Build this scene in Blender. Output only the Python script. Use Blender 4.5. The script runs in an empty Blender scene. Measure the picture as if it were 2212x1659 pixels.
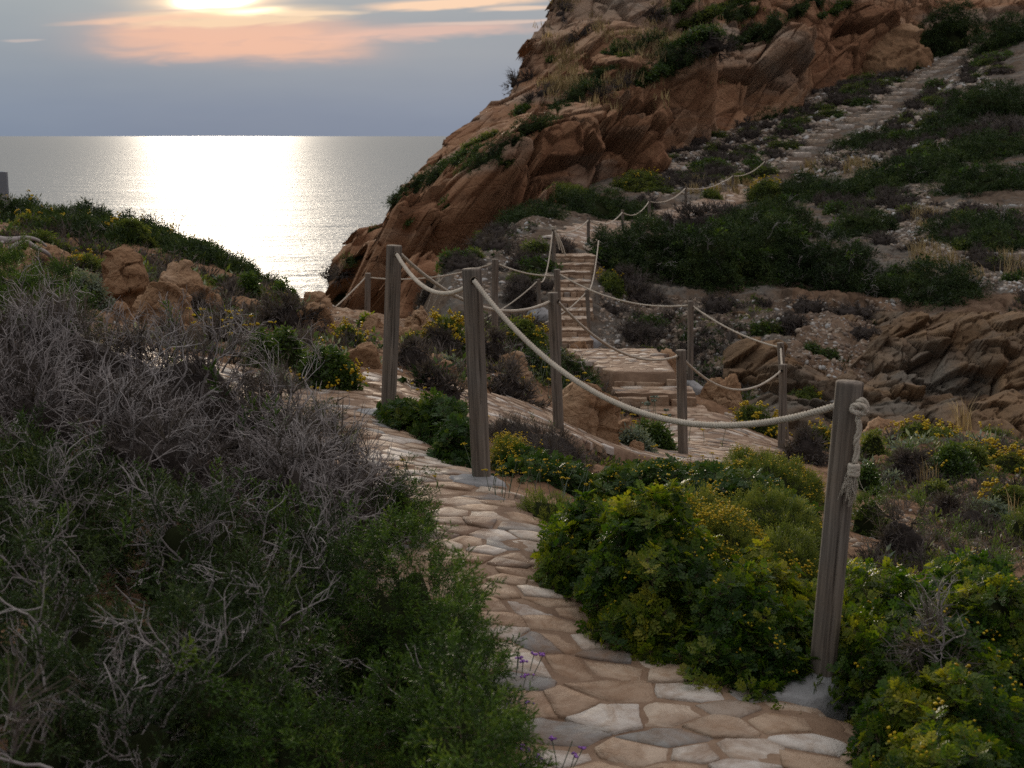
import bpy, math, random
import numpy as np
from mathutils import Vector
from mathutils.bvhtree import BVHTree
R = math.radians
rng = np.random.default_rng(7)
random.seed(7)
scene = bpy.context.scene
COL = scene.collection

# ------------------------------------------------------------------ camera numbers (view units: a 2212 px wide view of the place)
F = 1407.0; PITCH = R(10.0); S = 1024/2212
CP, SP = math.cos(PITCH), math.sin(PITCH)
def ray(vx, vy):
    u = (vx-1106)*S/F; v = (829.5-vy)*S/F
    return np.array([u, CP+v*SP, -SP+v*CP])
def at(vx, vy, Y):
    d = ray(vx, vy); return d*(Y/d[1])
def proj(p):
    p = np.asarray(p, float)
    x, y, z = p[..., 0], p[..., 1], p[..., 2]
    dep = y*CP-z*SP; up = y*SP+z*CP
    return np.stack([1106+x/dep*F/S, 829.5-up/dep*F/S], -1)

# ------------------------------------------------------------------ noise
_perm = np.random.default_rng(3).permutation(256).astype(np.int64); _perm = np.concatenate([_perm]*3)
_g = np.random.default_rng(4).normal(size=(256, 3)); _g /= np.linalg.norm(_g, axis=1)[:, None]
def _h(i, j, k): return _perm[_perm[_perm[i & 255]+(j & 255)]+(k & 255)]
def perlin(p):
    p = np.asarray(p, float); pi = np.floor(p).astype(np.int64); f = p-pi
    w = f*f*f*(f*(f*6-15)+10); out = 0
    for a in (0, 1):
        for b in (0, 1):
            for c in (0, 1):
                g = _g[_h(pi[:, 0]+a, pi[:, 1]+b, pi[:, 2]+c)]
                d = g[:, 0]*(f[:, 0]-a)+g[:, 1]*(f[:, 1]-b)+g[:, 2]*(f[:, 2]-c)
                ww = (w[:, 0] if a else 1-w[:, 0])*(w[:, 1] if b else 1-w[:, 1])*(w[:, 2] if c else 1-w[:, 2])
                out = out+ww*d
    return out*1.6
def fbm(p, o=4, lac=2.03, gain=.5):
    p = np.asarray(p, float); s = 0; a = 1; t = 0
    for i in range(o):
        s = s+a*perlin(p+17.3*i); t += a; a *= gain; p = p*lac
    return s/t
def ridged(p, o=4, lac=2.1, gain=.5):
    p = np.asarray(p, float); s = 0; a = 1; t = 0
    for i in range(o):
        s = s+a*(1-2*np.abs(perlin(p+9.1*i))); t += a; a *= gain; p = p*lac
    return s/t
def worley(p):
    p = np.asarray(p, float); pi = np.floor(p).astype(np.int64); n = len(p)
    f1 = np.full(n, 9.); f2 = np.full(n, 9.); idv = np.zeros(n)
    for a in (-1, 0, 1):
        for b in (-1, 0, 1):
            for c in (-1, 0, 1):
                q = pi+np.array([a, b, c]); h = _h(q[:, 0], q[:, 1], q[:, 2])
                o = np.stack([_perm[h+11], _perm[h+57], _perm[h+131]], 1)/255.0
                d = np.sqrt((((q+o)-p)**2).sum(1))
                m = d < f1
                f2 = np.where(m, f1, np.minimum(f2, d)); idv = np.where(m, h/255.0, idv); f1 = np.where(m, d, f1)
    return f1, f2, idv
_gr = np.random.default_rng(8).normal(size=(256, 3)); _gr /= np.linalg.norm(_gr, axis=1)[:, None]
def facets(p, edge=.05, groove=.12):                                # broken planes: every cell is a tilted flat face
    p = np.asarray(p, float); pi = np.floor(p).astype(np.int64); n = len(p)
    f1 = np.full(n, 9.); f2 = np.full(n, 9.); idv = np.zeros(n, int); df = np.zeros((n, 3))
    for a in (-1, 0, 1):
        for b in (-1, 0, 1):
            for c in (-1, 0, 1):
                q = pi+np.array([a, b, c]); h = _h(q[:, 0], q[:, 1], q[:, 2])
                o = np.stack([_perm[h+11], _perm[h+57], _perm[h+131]], 1)/255.0
                e = p-(q+o); d = np.sqrt((e**2).sum(1)); m = d < f1
                f2 = np.where(m, f1, np.minimum(f2, d)); idv = np.where(m, h, idv); df = np.where(m[:, None], e, df); f1 = np.where(m, d, f1)
    return (idv/255.-.5)*.5+(df*_gr[idv]).sum(1)*.75-groove*np.exp(-((f2-f1)/edge)**2), idv/255.
def sstep(a, b, x):
    t = np.clip((x-a)/(b-a), 0, 1); return t*t*(3-2*t)

# ------------------------------------------------------------------ meshes and objects
class Acc:
    def __init__(s): s.v = []; s.t = []; s.m = []; s.c = []; s.n = 0
    def add(s, v, t, mat=0, tint=.5):
        v = np.asarray(v, float).reshape(-1, 3); t = np.asarray(t, np.int64).reshape(-1, 3)
        s.v.append(v); s.t.append(t+s.n)
        s.m.append(np.full(len(t), mat) if np.isscalar(mat) else np.asarray(mat))
        s.c.append(np.full(len(v), tint) if np.isscalar(tint) else np.asarray(tint, float)); s.n += len(v)
        return s
    def arrays(s):
        if not s.v: return np.zeros((0, 3)), np.zeros((0, 3), np.int64), np.zeros(0, int), np.zeros(0)
        return np.concatenate(s.v), np.concatenate(s.t), np.concatenate(s.m), np.concatenate(s.c)
    def build(s, name, mats, parent=None, smooth=False, origin=None):
        v, t, m, c = s.arrays()
        if origin is not None: v = v-np.asarray(origin)
        return mesh_obj(name, v, t, mats, m, c, parent, smooth)
def raw_mesh(name, v, t, mats, m=None, c=None, smooth=False):
    me = bpy.data.meshes.new(name); nt = len(t)
    me.vertices.add(len(v)); me.vertices.foreach_set('co', np.ascontiguousarray(v, np.float32).ravel())
    me.loops.add(nt*3); me.loops.foreach_set('vertex_index', np.ascontiguousarray(t, np.int32).ravel())
    me.polygons.add(nt); me.polygons.foreach_set('loop_start', np.arange(nt, dtype=np.int32)*3)
    for x in (mats if isinstance(mats, (list, tuple)) else [mats]): me.materials.append(x)
    if m is not None: me.polygons.foreach_set('material_index', np.asarray(m, np.int32))
    if c is not None:
        at_ = me.attributes.new('tint', 'FLOAT', 'POINT'); at_.data.foreach_set('value', np.asarray(c, np.float32))
    me.update(calc_edges=True)
    if smooth: me.polygons.foreach_set('use_smooth', np.ones(nt, bool))
    return me
def mesh_obj(name, v, t, mats, m=None, c=None, parent=None, smooth=False):
    o = bpy.data.objects.new(name, raw_mesh(name, v, t, mats, m, c, smooth)); COL.objects.link(o)
    if parent is not None: o.parent = parent
    return o
def tag(o, label=None, cat=None, group=None, kind=None):
    if label: o['label'] = label
    if cat: o['category'] = cat
    if group: o['group'] = group
    if kind: o['kind'] = kind
    return o
def empty(name, loc, label, cat, group=None):
    o = bpy.data.objects.new(name, None); COL.objects.link(o); o.location = [float(q) for q in loc]
    o.empty_display_size = .1
    return tag(o, label, cat, group)
def grid_tris(nr, nc):
    i = np.arange((nr-1)*(nc-1)); r = i//(nc-1); c = i % (nc-1); a = r*nc+c
    return np.concatenate([np.stack([a, a+1, a+nc+1], 1), np.stack([a, a+nc+1, a+nc], 1)])
def tube(pts, rad, sides=6, cap=True, phase=0.0):
    pts = np.asarray(pts, float); n = len(pts); rad = np.broadcast_to(np.asarray(rad, float), (n,))
    tg = np.gradient(pts, axis=0); tg /= np.linalg.norm(tg, axis=1)[:, None]+1e-12
    up = np.array([0, 0, 1.]) if abs(tg[0, 2]) < .9 else np.array([1., 0, 0])
    a = np.cross(tg, up); bad = np.linalg.norm(a, axis=1) < 1e-3
    if bad.any(): a[bad] = np.cross(tg[bad], [0.3, 1, 0])
    a /= np.linalg.norm(a, axis=1)[:, None]
    for i in range(1, n):                                            # parallel frames
        q = a[i-1]-tg[i]*np.dot(a[i-1], tg[i]); l = np.linalg.norm(q)
        if l > 1e-4: a[i] = q/l
    b = np.cross(tg, a); th = np.arange(sides)*2*math.pi/sides+phase
    v = pts[:, None]+rad[:, None, None]*(np.cos(th)[None, :, None]*a[:, None]+np.sin(th)[None, :, None]*b[:, None])
    v = v.reshape(-1, 3); i = np.arange(n-1)[:, None]*sides; k = np.arange(sides)[None]; k2 = (k+1) % sides
    t = np.concatenate([np.stack([i+k, i+k2, i+sides+k2], -1).reshape(-1, 3), np.stack([i+k, i+sides+k2, i+sides+k], -1).reshape(-1, 3)])
    if cap:
        nv = len(v); v = np.concatenate([v, pts[:1], pts[-1:]]); kk = np.arange(sides); e = (n-1)*sides
        t = np.concatenate([t, np.stack([np.full(sides, nv), (kk+1) % sides, kk], 1), np.stack([np.full(sides, nv+1), e+kk, e+(kk+1) % sides], 1)])
    return v, t

# ------------------------------------------------------------------ materials
class NT:
    def __init__(s, nt): s.nt = nt; s.n = nt.nodes; s.l = nt.links
    def node(s, typ, **kw):
        n = s.n.new(typ)
        for k, v in kw.items(): setattr(n, k, v)
        return n
    def set(s, sock, v):
        if isinstance(v, bpy.types.NodeSocket): s.l.new(v, sock)
        elif v is not None: sock.default_value = v
    def math(s, op, a, b=None, c=None, clamp=False):
        n = s.node('ShaderNodeMath', operation=op, use_clamp=clamp)
        s.set(n.inputs[0], a)
        if b is not None: s.set(n.inputs[1], b)
        if c is not None: s.set(n.inputs[2], c)
        return n.outputs[0]
    def noise(s, vec, scale, detail=3, rough=.5, dist=0.0):
        n = s.node('ShaderNodeTexNoise'); s.set(n.inputs['Vector'], vec)
        n.inputs['Scale'].default_value = scale; n.inputs['Detail'].default_value = detail
        n.inputs['Roughness'].default_value = rough; n.inputs['Distortion'].default_value = dist
        return n.outputs['Fac']
    def ramp(s, fac, stops, interp='LINEAR'):
        n = s.node('ShaderNodeValToRGB'); s.set(n.inputs[0], fac); cr = n.color_ramp; cr.interpolation = interp
        while len(cr.elements) < len(stops): cr.elements.new(.5)
        for e, (p, c) in zip(cr.elements, stops):
            e.position = p; e.color = (*c, 1) if len(c) == 3 else c
        return n.outputs[0]
    def mix(s, f, a, b, blend='MIX'):
        n = s.node('ShaderNodeMix', data_type='RGBA', blend_type=blend)
        s.set(n.inputs[0], f)
        for k, v in ((6, a), (7, b)):
            if isinstance(v, (tuple, list)): v = (*v, 1) if len(v) == 3 else v
            s.set(n.inputs[k], v)
        return n.outputs[2]
    def attr(s, name='tint'): return s.node('ShaderNodeAttribute', attribute_name=name).outputs['Fac']
    def pos(s): return s.node('ShaderNodeNewGeometry').outputs['Position']
    def obj(s): return s.node('ShaderNodeTexCoord').outputs['Object']
    def mapping(s, vec, scale=(1, 1, 1), rot=(0, 0, 0)):
        n = s.node('ShaderNodeMapping'); s.set(n.inputs[0], vec)
        n.inputs['Scale'].default_value = scale; n.inputs['Rotation'].default_value = rot
        return n.outputs[0]
    def bump(s, h, strength=.5, dist=.02, normal=None):
        n = s.node('ShaderNodeBump'); s.set(n.inputs['Height'], h); n.inputs['Strength'].default_value = strength
        n.inputs['Distance'].default_value = dist
        if normal is not None: s.set(n.inputs['Normal'], normal)
        return n.outputs[0]
def new_mat(name):
    m = bpy.data.materials.new(name); m.use_nodes = True
    for n in list(m.node_tree.nodes): m.node_tree.nodes.remove(n)
    return m, NT(m.node_tree)
def finish(t, color, rough=.8, spec=.3, normal=None, transl=0.0, tcol=None, metal=0.0):
    out = t.node('ShaderNodeOutputMaterial'); p = t.node('ShaderNodeBsdfPrincipled')
    t.set(p.inputs['Base Color'], (*color, 1) if isinstance(color, tuple) else color)
    t.set(p.inputs['Roughness'], rough); p.inputs['Specular IOR Level'].default_value = spec
    p.inputs['Metallic'].default_value = metal
    if normal is not None: t.set(p.inputs['Normal'], normal)
    if transl:
        tr = t.node('ShaderNodeBsdfTranslucent'); c = tcol if tcol is not None else color
        t.set(tr.inputs[0], (*c, 1) if isinstance(c, tuple) else c)
        mx = t.node('ShaderNodeMixShader'); mx.inputs[0].default_value = transl
        t.l.new(p.outputs[0], mx.inputs[1]); t.l.new(tr.outputs[0], mx.inputs[2]); t.l.new(mx.outputs[0], out.inputs[0])
    else: t.l.new(p.outputs[0], out.inputs[0])
def leaf_mat(name, stops, rough=.5, spec=.4, transl=.3, tgain=(1.6, 1.5, .8)):
    m, t = new_mat(name); c = t.ramp(t.attr(), stops)
    tc = t.mix(1.0, c, tuple(tgain), 'MULTIPLY')
    finish(t, c, rough, spec, None, transl, tc); return m
def rock_mat(name, cols, scale=1.0, bump=.6, bdist=.05, grey=None, strata=None, tintmix=.5, pits=True):
    m, t = new_mat(name); p = t.pos()
    vec = t.mapping(p, strata[0], strata[1]) if strata else p
    n1 = t.noise(vec, .5*scale, 6, .62, .4); n2 = t.noise(p, 3.1*scale, 6, .65); n3 = t.noise(p, 16*scale, 5, .7)
    f = t.math('ADD', t.math('MULTIPLY', n1, .62), t.math('MULTIPLY', n2, .38))
    f = t.math('ADD', f, t.math('MULTIPLY', t.math('SUBTRACT', t.attr(), .5), tintmix), clamp=True)
    c = t.ramp(f, cols)
    if grey: c = t.mix(t.ramp(t.noise(vec, .23*scale, 5, .6, .6), [(.52, (0, 0, 0)), (.66, (1, 1, 1))]), c, grey)
    c = t.mix(t.math('MULTIPLY', n3, .55), c, t.mix(1, c, (.55, .5, .46), 'MULTIPLY'))
    vo = t.node('ShaderNodeTexVoronoi', feature='DISTANCE_TO_EDGE'); t.set(vo.inputs['Vector'], t.mapping(p, (1, 1, 1.6)))
    vo.inputs['Scale'].default_value = 2.3*scale
    crack = t.ramp(vo.outputs['Distance'], [(0, (0, 0, 0)), (.05, (1, 1, 1))])
    h = t.math('ADD', t.math('MULTIPLY', n2, .8), t.math('ADD', t.math('MULTIPLY', n3, .35), t.math('MULTIPLY', crack, .12)))
    finish(t, c, .92, .15, t.bump(h, bump, bdist/scale*2)); return m
# ------------------------------------------------------------------ sky, sun, sea, camera
SUN_AZ, SUN_EL = R(-11.6), R(6.2)
def make_world():
    w = bpy.data.worlds.new('World'); scene.world = w; w.use_nodes = True
    t = NT(w.node_tree)
    for n in list(t.n): t.n.remove(n)
    tc = t.node('ShaderNodeTexCoord').outputs['Generated']
    sep = t.node('ShaderNodeSeparateXYZ'); t.l.new(tc, sep.inputs[0]); x, y, z = sep.outputs
    deg = 180/math.pi
    az = t.math('MULTIPLY', t.math('ARCTAN2', x, y), deg); el = t.math('MULTIPLY', t.math('ARCSINE', z), deg)
    cmb = t.node('ShaderNodeCombineXYZ'); t.set(cmb.inputs[0], t.math('MULTIPLY', az, .16)); t.set(cmb.inputs[1], t.math('MULTIPLY', el, .8))
    nz = t.noise(cmb.outputs[0], 1.0, 4, .5, .3); nzs = t.math('SUBTRACT', nz, .5)
    cm2 = t.node('ShaderNodeCombineXYZ'); t.set(cm2.inputs[0], t.math('MULTIPLY', az, .05)); t.set(cm2.inputs[1], t.math('MULTIPLY', el, .22)); cm2.inputs[2].default_value = 4
    nb = t.noise(cm2.outputs[0], 1.0, 4, .55)
    cm3 = t.node('ShaderNodeCombineXYZ'); t.set(cm3.inputs[0], t.math('MULTIPLY', az, .45)); t.set(cm3.inputs[1], t.math('MULTIPLY_ADD', az, -.10, t.math('MULTIPLY', el, 2.6))); cm3.inputs[2].default_value = 9
    n3 = t.math('SUBTRACT', t.noise(cm3.outputs[0], 1.0, 3, .5, .5), .5)
    def blob(a0, e0, ra, re, slope=0.0, warp=.6, pw=2.0, crisp=0.0):           # soft elliptical cloud patch
        da = t.math('SUBTRACT', az, a0)
        de = t.math('SUBTRACT', t.math('ADD', t.math('ADD', el, t.math('MULTIPLY', nzs, warp)), t.math('MULTIPLY', n3, warp*.9)), e0)
        if slope: de = t.math('SUBTRACT', de, t.math('MULTIPLY', da, slope))
        q = t.math('ADD', t.math('POWER', t.math('ABSOLUTE', t.math('DIVIDE', da, ra)), pw), t.math('POWER', t.math('ABSOLUTE', t.math('DIVIDE', de, re)), pw))
        b = t.math('EXPONENT', t.math('MULTIPLY', q, -1.0))
        if not crisp: return b
        return t.math('MULTIPLY', t.math('SUBTRACT', t.math('MULTIPLY', b, t.math('ADD', t.math('MULTIPLY_ADD', n3, 2.6*crisp, 1.0), t.math('MULTIPLY', nzs, 1.2*crisp))), .16), 1.5, None, True)
    elc = t.math('DIVIDE', el, 90.0, clamp=True)
    base = t.ramp(elc, [(0, (.185, .245, .345)), (.012, (.215, .275, .37)), (.035, (.275, .325, .385)), (.065, (.31, .365, .405)), (.12, (.34, .39, .43)), (.3, (.98, 1.0, 1.02)), (1, (1.22, 1.23, 1.24))])
    warm = t.math('MULTIPLY', t.ramp(t.math('DIVIDE', t.math('ADD', az, 20), 40, clamp=True), [(0, (0, 0, 0)), (1, (1, 1, 1))]), .5)
    base = t.mix(warm, base, t.mix(1, base, (1.28, 1.03, .98), 'MULTIPLY'))
    base = t.mix(1, base, t.ramp(nb, [(.3, (.90, .92, .95)), (.7, (1.1, 1.08, 1.04))]), 'MULTIPLY')
    # sky shaped for contrast: brighter sunward, dimmed in the unseen part behind the camera
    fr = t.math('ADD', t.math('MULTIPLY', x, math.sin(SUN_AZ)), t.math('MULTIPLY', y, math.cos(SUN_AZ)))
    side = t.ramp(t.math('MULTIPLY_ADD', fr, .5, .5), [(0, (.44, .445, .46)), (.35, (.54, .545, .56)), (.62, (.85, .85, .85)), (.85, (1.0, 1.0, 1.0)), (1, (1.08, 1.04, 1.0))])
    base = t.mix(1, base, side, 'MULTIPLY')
    ny = t.node('ShaderNodeTexSky', sky_type='NISHITA'); ny.sun_disc = False; ny.sun_elevation = SUN_EL; ny.sun_rotation = SUN_AZ
    nyc = t.mix(1, ny.outputs[0], (.08, .08, .08), 'MULTIPLY')
    c = t.mix(.996, nyc, base)
    c = t.mix(t.math('MULTIPLY', blob(-10.9, 3.70, 5.0, .80, .0, .40, 3.4), .62), c, (.98, .53, .36))
    c = t.mix(t.math('MULTIPLY', blob(-11.0, 3.75, 4.9, .85, .0, .45, 3.2, .9), .55), c, (1.0, .56, .37))
    c = t.mix(t.math('MULTIPLY', blob(-3.6, 4.05, 4.6, .30, .055, .4, 2.0, .7), .62), c, (.95, .56, .42))
    c = t.mix(t.math('MULTIPLY', blob(-11.0, 4.55, 4.2, .34, .05, .35, 2.6, .8), .80), c, (1.0, .72, .46))
    c = t.mix(t.math('MULTIPLY', blob(-13.6, 4.45, 3.6, .12, .085, .25, 2.4, .5), .75), c, (.95, .60, .42))
    c = t.mix(t.math('MULTIPLY', blob(-8.4, 4.72, 2.6, .09, .02, .25, 2.4, .5), .8), c, (1.0, .74, .50))
    c = t.mix(t.math('MULTIPLY', blob(-2.2, 5.15, 3.4, .20, .05, .25, 2.8, .8), .9), c, (1.05, .70, .46))
    c = t.mix(t.math('MULTIPLY', blob(.2, 4.95, 1.6, .10, .03, .2, 2.4, .6), .7), c, (1.0, .70, .50))
    c = t.mix(t.math('MULTIPLY', blob(-.5, 4.42, 3.6, .08, .03, .2, 2.4, .5), .55), c, (.85, .62, .50))
    c = t.mix(t.math('MULTIPLY', blob(-18.7, 3.55, .7, .06, .05, .2, 2.4, .5), .4), c, (.75, .58, .5))
    c = t.mix(blob(-11.6, 5.15, 2.1, .34, .05, .35), c, (1.9, 1.25, .70))
    c = t.mix(t.math('MULTIPLY', blob(-10.2, 4.78, 1.1, .12, .05, .2, 2.2), .9), c, (2.6, 1.9, 1.1))
    c = t.mix(blob(-11.5, 5.28, 1.15, .30, .10, .30, 2.8), c, (12.0, 9.5, 6.5))
    c = t.mix(t.math('MULTIPLY', blob(-12.6, 4.78, 2.6, .045, .055, .15, 2.4), .5), c, (.62, .47, .40))
    # a broad brighter veil round the hidden sun, above the frame as well
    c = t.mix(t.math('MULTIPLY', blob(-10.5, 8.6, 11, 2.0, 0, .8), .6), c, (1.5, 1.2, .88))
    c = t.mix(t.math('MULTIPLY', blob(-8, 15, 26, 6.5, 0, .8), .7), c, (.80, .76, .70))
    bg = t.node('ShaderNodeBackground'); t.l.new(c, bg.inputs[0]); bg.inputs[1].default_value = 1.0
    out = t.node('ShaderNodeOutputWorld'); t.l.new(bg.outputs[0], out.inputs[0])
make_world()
sun = bpy.data.lights.new('sun', 'SUN'); sun.energy = 2.3; sun.angle = R(5); sun.color = (1.0, .86, .68)
so = bpy.data.objects.new('sun', sun); COL.objects.link(so)
sd = Vector((math.sin(SUN_AZ)*math.cos(SUN_EL), math.cos(SUN_AZ)*math.cos(SUN_EL), math.sin(SUN_EL)))
so.rotation_euler = sd.to_track_quat('Z', 'Y').to_euler()

def sea_mat():
    m, t = new_mat('sea_water'); p = t.pos()
    h1 = t.noise(t.mapping(p, (1, .75, 1)), .42, 4, .6); h2 = t.noise(t.mapping(p, (.5, 1, 1), (0, 0, .3)), .09, 3, .5)
    h = t.math('ADD', t.math('ADD', t.math('MULTIPLY', h1, .5), t.math('MULTIPLY', h2, 1.2)), t.math('MULTIPLY', t.noise(t.mapping(p, (.35, 1, 1), (0, 0, -.15)), .028, 3, .6), 2.6))
    band = t.noise(t.mapping(p, (.0004, .006, 1), (0, 0, .02)), 1.0, 3, .6)
    patch = t.noise(t.mapping(p, (.002, .012, 1)), 1.0, 4, .6)
    rough = t.math('MULTIPLY_ADD', t.math('ADD', t.math('MULTIPLY', band, .6), t.math('MULTIPLY', patch, .5)), .26, .34)
    ln = t.node('ShaderNodeVectorMath', operation='LENGTH'); t.l.new(p, ln.inputs[0])
    bp = t.bump(h, 1.0, 1.6); t.set(bp.node.inputs['Strength'], t.math('DIVIDE', 1.0, t.math('MULTIPLY_ADD', ln.outputs['Value'], 1/5000., 1.0)))   # swell evens out far away
    finish(t, (.08, .10, .105), rough, .5, bp)
    out = [n for n in t.n if n.type == 'OUTPUT_MATERIAL'][0]; pr = out.inputs[0].links[0].from_node; df = t.node('ShaderNodeBsdfDiffuse'); df.inputs[0].default_value = (.27, .29, .30, 1)
    mx = t.node('ShaderNodeMixShader'); mx.inputs[0].default_value = .54; t.l.new(pr.outputs[0], mx.inputs[1]); t.l.new(df.outputs[0], mx.inputs[2]); t.l.new(mx.outputs[0], out.inputs[0]); return m
SEA_Z = -40.0
yy = np.concatenate([[-200, 0], np.geomspace(60, 180000, 40)]); xx = np.linspace(-1, 1, 25)
gv = np.stack([(xx[None, :]*(np.abs(yy)[:, None]*1.6+800)), np.repeat(yy[:, None], 25, 1), np.full((len(yy), 25), SEA_Z)], -1).reshape(-1, 3)
tag(mesh_obj('sea', gv, grid_tris(len(yy), 25), sea_mat()), 'calm sea glittering under the low sun', 'sea', None, 'structure')

cam = bpy.data.cameras.new('camera'); co = bpy.data.objects.new('camera', cam); COL.objects.link(co); scene.camera = co
co.rotation_euler = (R(90)-PITCH, 0, 0); cam.sensor_fit = 'HORIZONTAL'; cam.sensor_width = 36; cam.lens = 36*F/1024
cam.clip_start = .1; cam.clip_end = 400000
cam.dof.use_dof = True; cam.dof.focus_distance = 9.0; cam.dof.aperture_fstop = 6.3
scene.view_settings.view_transform = 'Standard'; scene.view_settings.look = 'None'; scene.view_settings.exposure = 0; scene.view_settings.gamma = 1
scene.render.engine = 'CYCLES'; cy = scene.cycles
cy.use_denoising = False; cy.max_bounces = 6; cy.diffuse_bounces = 3; cy.glossy_bounces = 2; cy.transmission_bounces = 3; cy.transparent_max_bounces = 4
cy.sample_clamp_indirect = 4; cy.sample_clamp_direct = 8; cy.caustics_reflective = False; cy.caustics_refractive = False
# ------------------------------------------------------------------ lie of the land: control points (view x, view y or None, distance, height)
CTRL = []
def g(vx, Y, z): CTRL.append((*at(vx, 600, Y)[:2], z))
def gp(vx, vy, Y): CTRL.append(tuple(at(vx, vy, Y)))
def gu(u, Y, z): CTRL.append((u*Y, Y, z))
for u, z in ((-1.2, -1.5), (-.5, -1.75), (0, -2.1), (.5, -2.2), (1.2, -2.4)): gu(u, 1.0, z)
for u, z in ((-1.2, -1.1), (-.5, -1.6), (-.2, -1.92), (.1, -2.05), (.4, -2.1), (1.2, -2.6)): gu(u, 2.5, z)
for u, z in ((-1.2, -.6), (-.45, -1.42), (-.25, -1.68), (-.06, -1.95), (.06, -2.0), (.2, -2.0), (.4, -2.15), (.6, -2.3), (1.2, -2.9)): gu(u, 4.2, z)
for vx, z in ((1770, -1.99), (1500, -1.96), (1100, -1.9)): g(vx, 5, z)
for vx, z in ((-700, -.3), (100, -1.05), (500, -1.45), (800, -1.76), (1040, -1.82), (1150, -1.86), (1300, -1.98), (1700, -2.15), (2100, -2.3), (2900, -2.8)): g(vx, 7.2, z)
for vx, z in ((-700, -.4), (0, -1.2), (300, -1.5), (600, -1.78), (830, -1.84), (900, -1.9), (1050, -2.1), (1300, -2.35), (1700, -2.5), (2100, -2.65), (2900, -3.2)): g(vx, 9.1, z)
for vx, z in ((0, -1.35), (300, -1.58), (600, -1.75), (900, -1.98), (1060, -2.2), (1205, -2.4), (1500, -2.75), (1800, -2.9), (2150, -3.1)): g(vx, 11.3, z)
for vx, z in ((-700, -.8), (100, -1.6), (400, -1.9), (750, -2.05), (1000, -2.3), (1250, -2.85), (1474, -3.23), (1600, -3.3), (1700, -3.34), (2100, -3.5), (2900, -4.5)): g(vx, 14, z)
g(1688, 16, -3.6); g(1590, 16.5, -3.53); g(1460, 17, -3.5); g(1440, 15.5, -3.4); g(1380, 18.8, -3.5); g(1300, 19.5, -3.35); g(1350, 17.7, -3.62); g(1450, 17.6, -3.6); g(1320, 18.3, -3.5); g(1491, 18.8, -3.28); g(1208, 20.3, -3.08); g(1250, 18, -3.0); g(1697, 17.3, -3.85)
g(100, 17, -1.66); gp(1072, 727, 20.7); g(900, 18, -2.5); g(700, 19, -2.4); gp(796, 690, 22); g(1150, 17, -2.75)
gp(500, 650, 18); gp(300, 560, 20); gp(100, 512, 20); gp(0, 485, 22); gp(250, 505, 24); gp(450, 580, 24); gp(580, 645, 23); gp(-600, 430, 24); gp(665, 668, 22)
for vx, z in ((-900, -6), (0, -4.2), (300, -6), (600, -8)): g(vx, 31, z)
for vx, z in ((-900, -20), (0, -18), (300, -21), (600, -21)): g(vx, 47, z)
for vx in (-1500, -500, 100, 600): g(vx, 82, -46)
for vx in (-1500, -500, 300, 900): g(vx, 170, -55)
g(1650, 19.5, -3.95); gp(1850, 985, 17); gp(2050, 1040, 15); gp(2200, 1060, 14); gp(1900, 938, 20.5); gp(2100, 968, 20.5); gp(2212, 972, 19.5); gp(2900, 1050, 19)
g(2100, 10, -2.87); g(1900, 8, -2.4)
for vx, z in ((1300, -6.8), (1600, -8.2), (1900, -9.2), (2200, -9.4), (2900, -9.4)): g(vx, 27, z)
for vx, z in ((1100, -7.6), (1300, -8.2), (1600, -9.2), (2000, -9.8)): g(vx, 32, z)
g(900, 29, -6.2); g(720, 29, -8)
gp(1165, 683, 41.5); gp(1240, 722, 40); gp(1240, 548, 46.5); gp(1280, 640, 43.5)
for a in ((1400, 835, 38), (1400, 640, 45), (1600, 850, 37), (1600, 622, 47), (1850, 940, 34.5), (1850, 640, 46), (2100, 965, 33.5), (2100, 690, 43), (2250, 700, 42), (2250, 970, 32), (2900, 900, 34), (2900, 600, 50),
          (1100, 600, 44), (1000, 650, 42), (890, 655, 45), (1100, 525, 51), (1000, 565, 50), (1270, 540, 49.5), (1400, 485, 62), (1600, 422, 76), (1700, 375, 84), (1780, 300, 95), (1900, 232, 108), (2000, 170, 120), (2092, 112, 132), (2160, 60, 142),
          (2200, 600, 48), (2200, 450, 62), (2000, 450, 64), (1900, 560, 54), (2200, 300, 82), (2200, 150, 110), (2250, 50, 135), (2900, 300, 80), (2900, 0, 140),
          (1290, 392, 80), (1180, 442, 70), (1500, 302, 100), (1650, 247, 113), (1810, 167, 128), (1060, 502, 60), (1330, 470, 66)): gp(*a)
g(860, 41, -9); g(780, 45, -15); g(900, 52, -8); g(720, 60, -25); g(1000, 75, -8); g(1300, 120, -6); g(1700, 150, 2); g(2200, 190, 14)
CT = np.array(CTRL)
def _uw(x, y): return np.stack([x/y*6, np.log(y)*1.5], -1)
_c = _uw(CT[:, 0], CT[:, 1]); _C2 = .22**2
def _phi(a, b): return np.sqrt(((a[:, None]-b[None])**2).sum(-1)+_C2)
_n = len(CT); _A = np.zeros((_n+3, _n+3)); _A[:_n, :_n] = _phi(_c, _c)-np.eye(_n)*.02
_P = np.concatenate([np.ones((_n, 1)), _c], 1); _A[:_n, _n:] = _P; _A[_n:, :_n] = _P.T
_w = np.linalg.solve(_A, np.concatenate([CT[:, 2]/CT[:, 1], np.zeros(3)]))
def smooth_z(x, y):
    x = np.atleast_1d(np.asarray(x, float)); y = np.maximum(np.atleast_1d(np.asarray(y, float)), .6); out = np.empty(len(x))
    for i in range(0, len(x), 20000):
        q = _uw(x[i:i+20000], y[i:i+20000]); out[i:i+20000] = _phi(q, _c) @ _w[:_n]+_w[_n]+q @ _w[_n+1:]
    return out*y
def sz(x, y): return float(smooth_z(x, y)[0])
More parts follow.
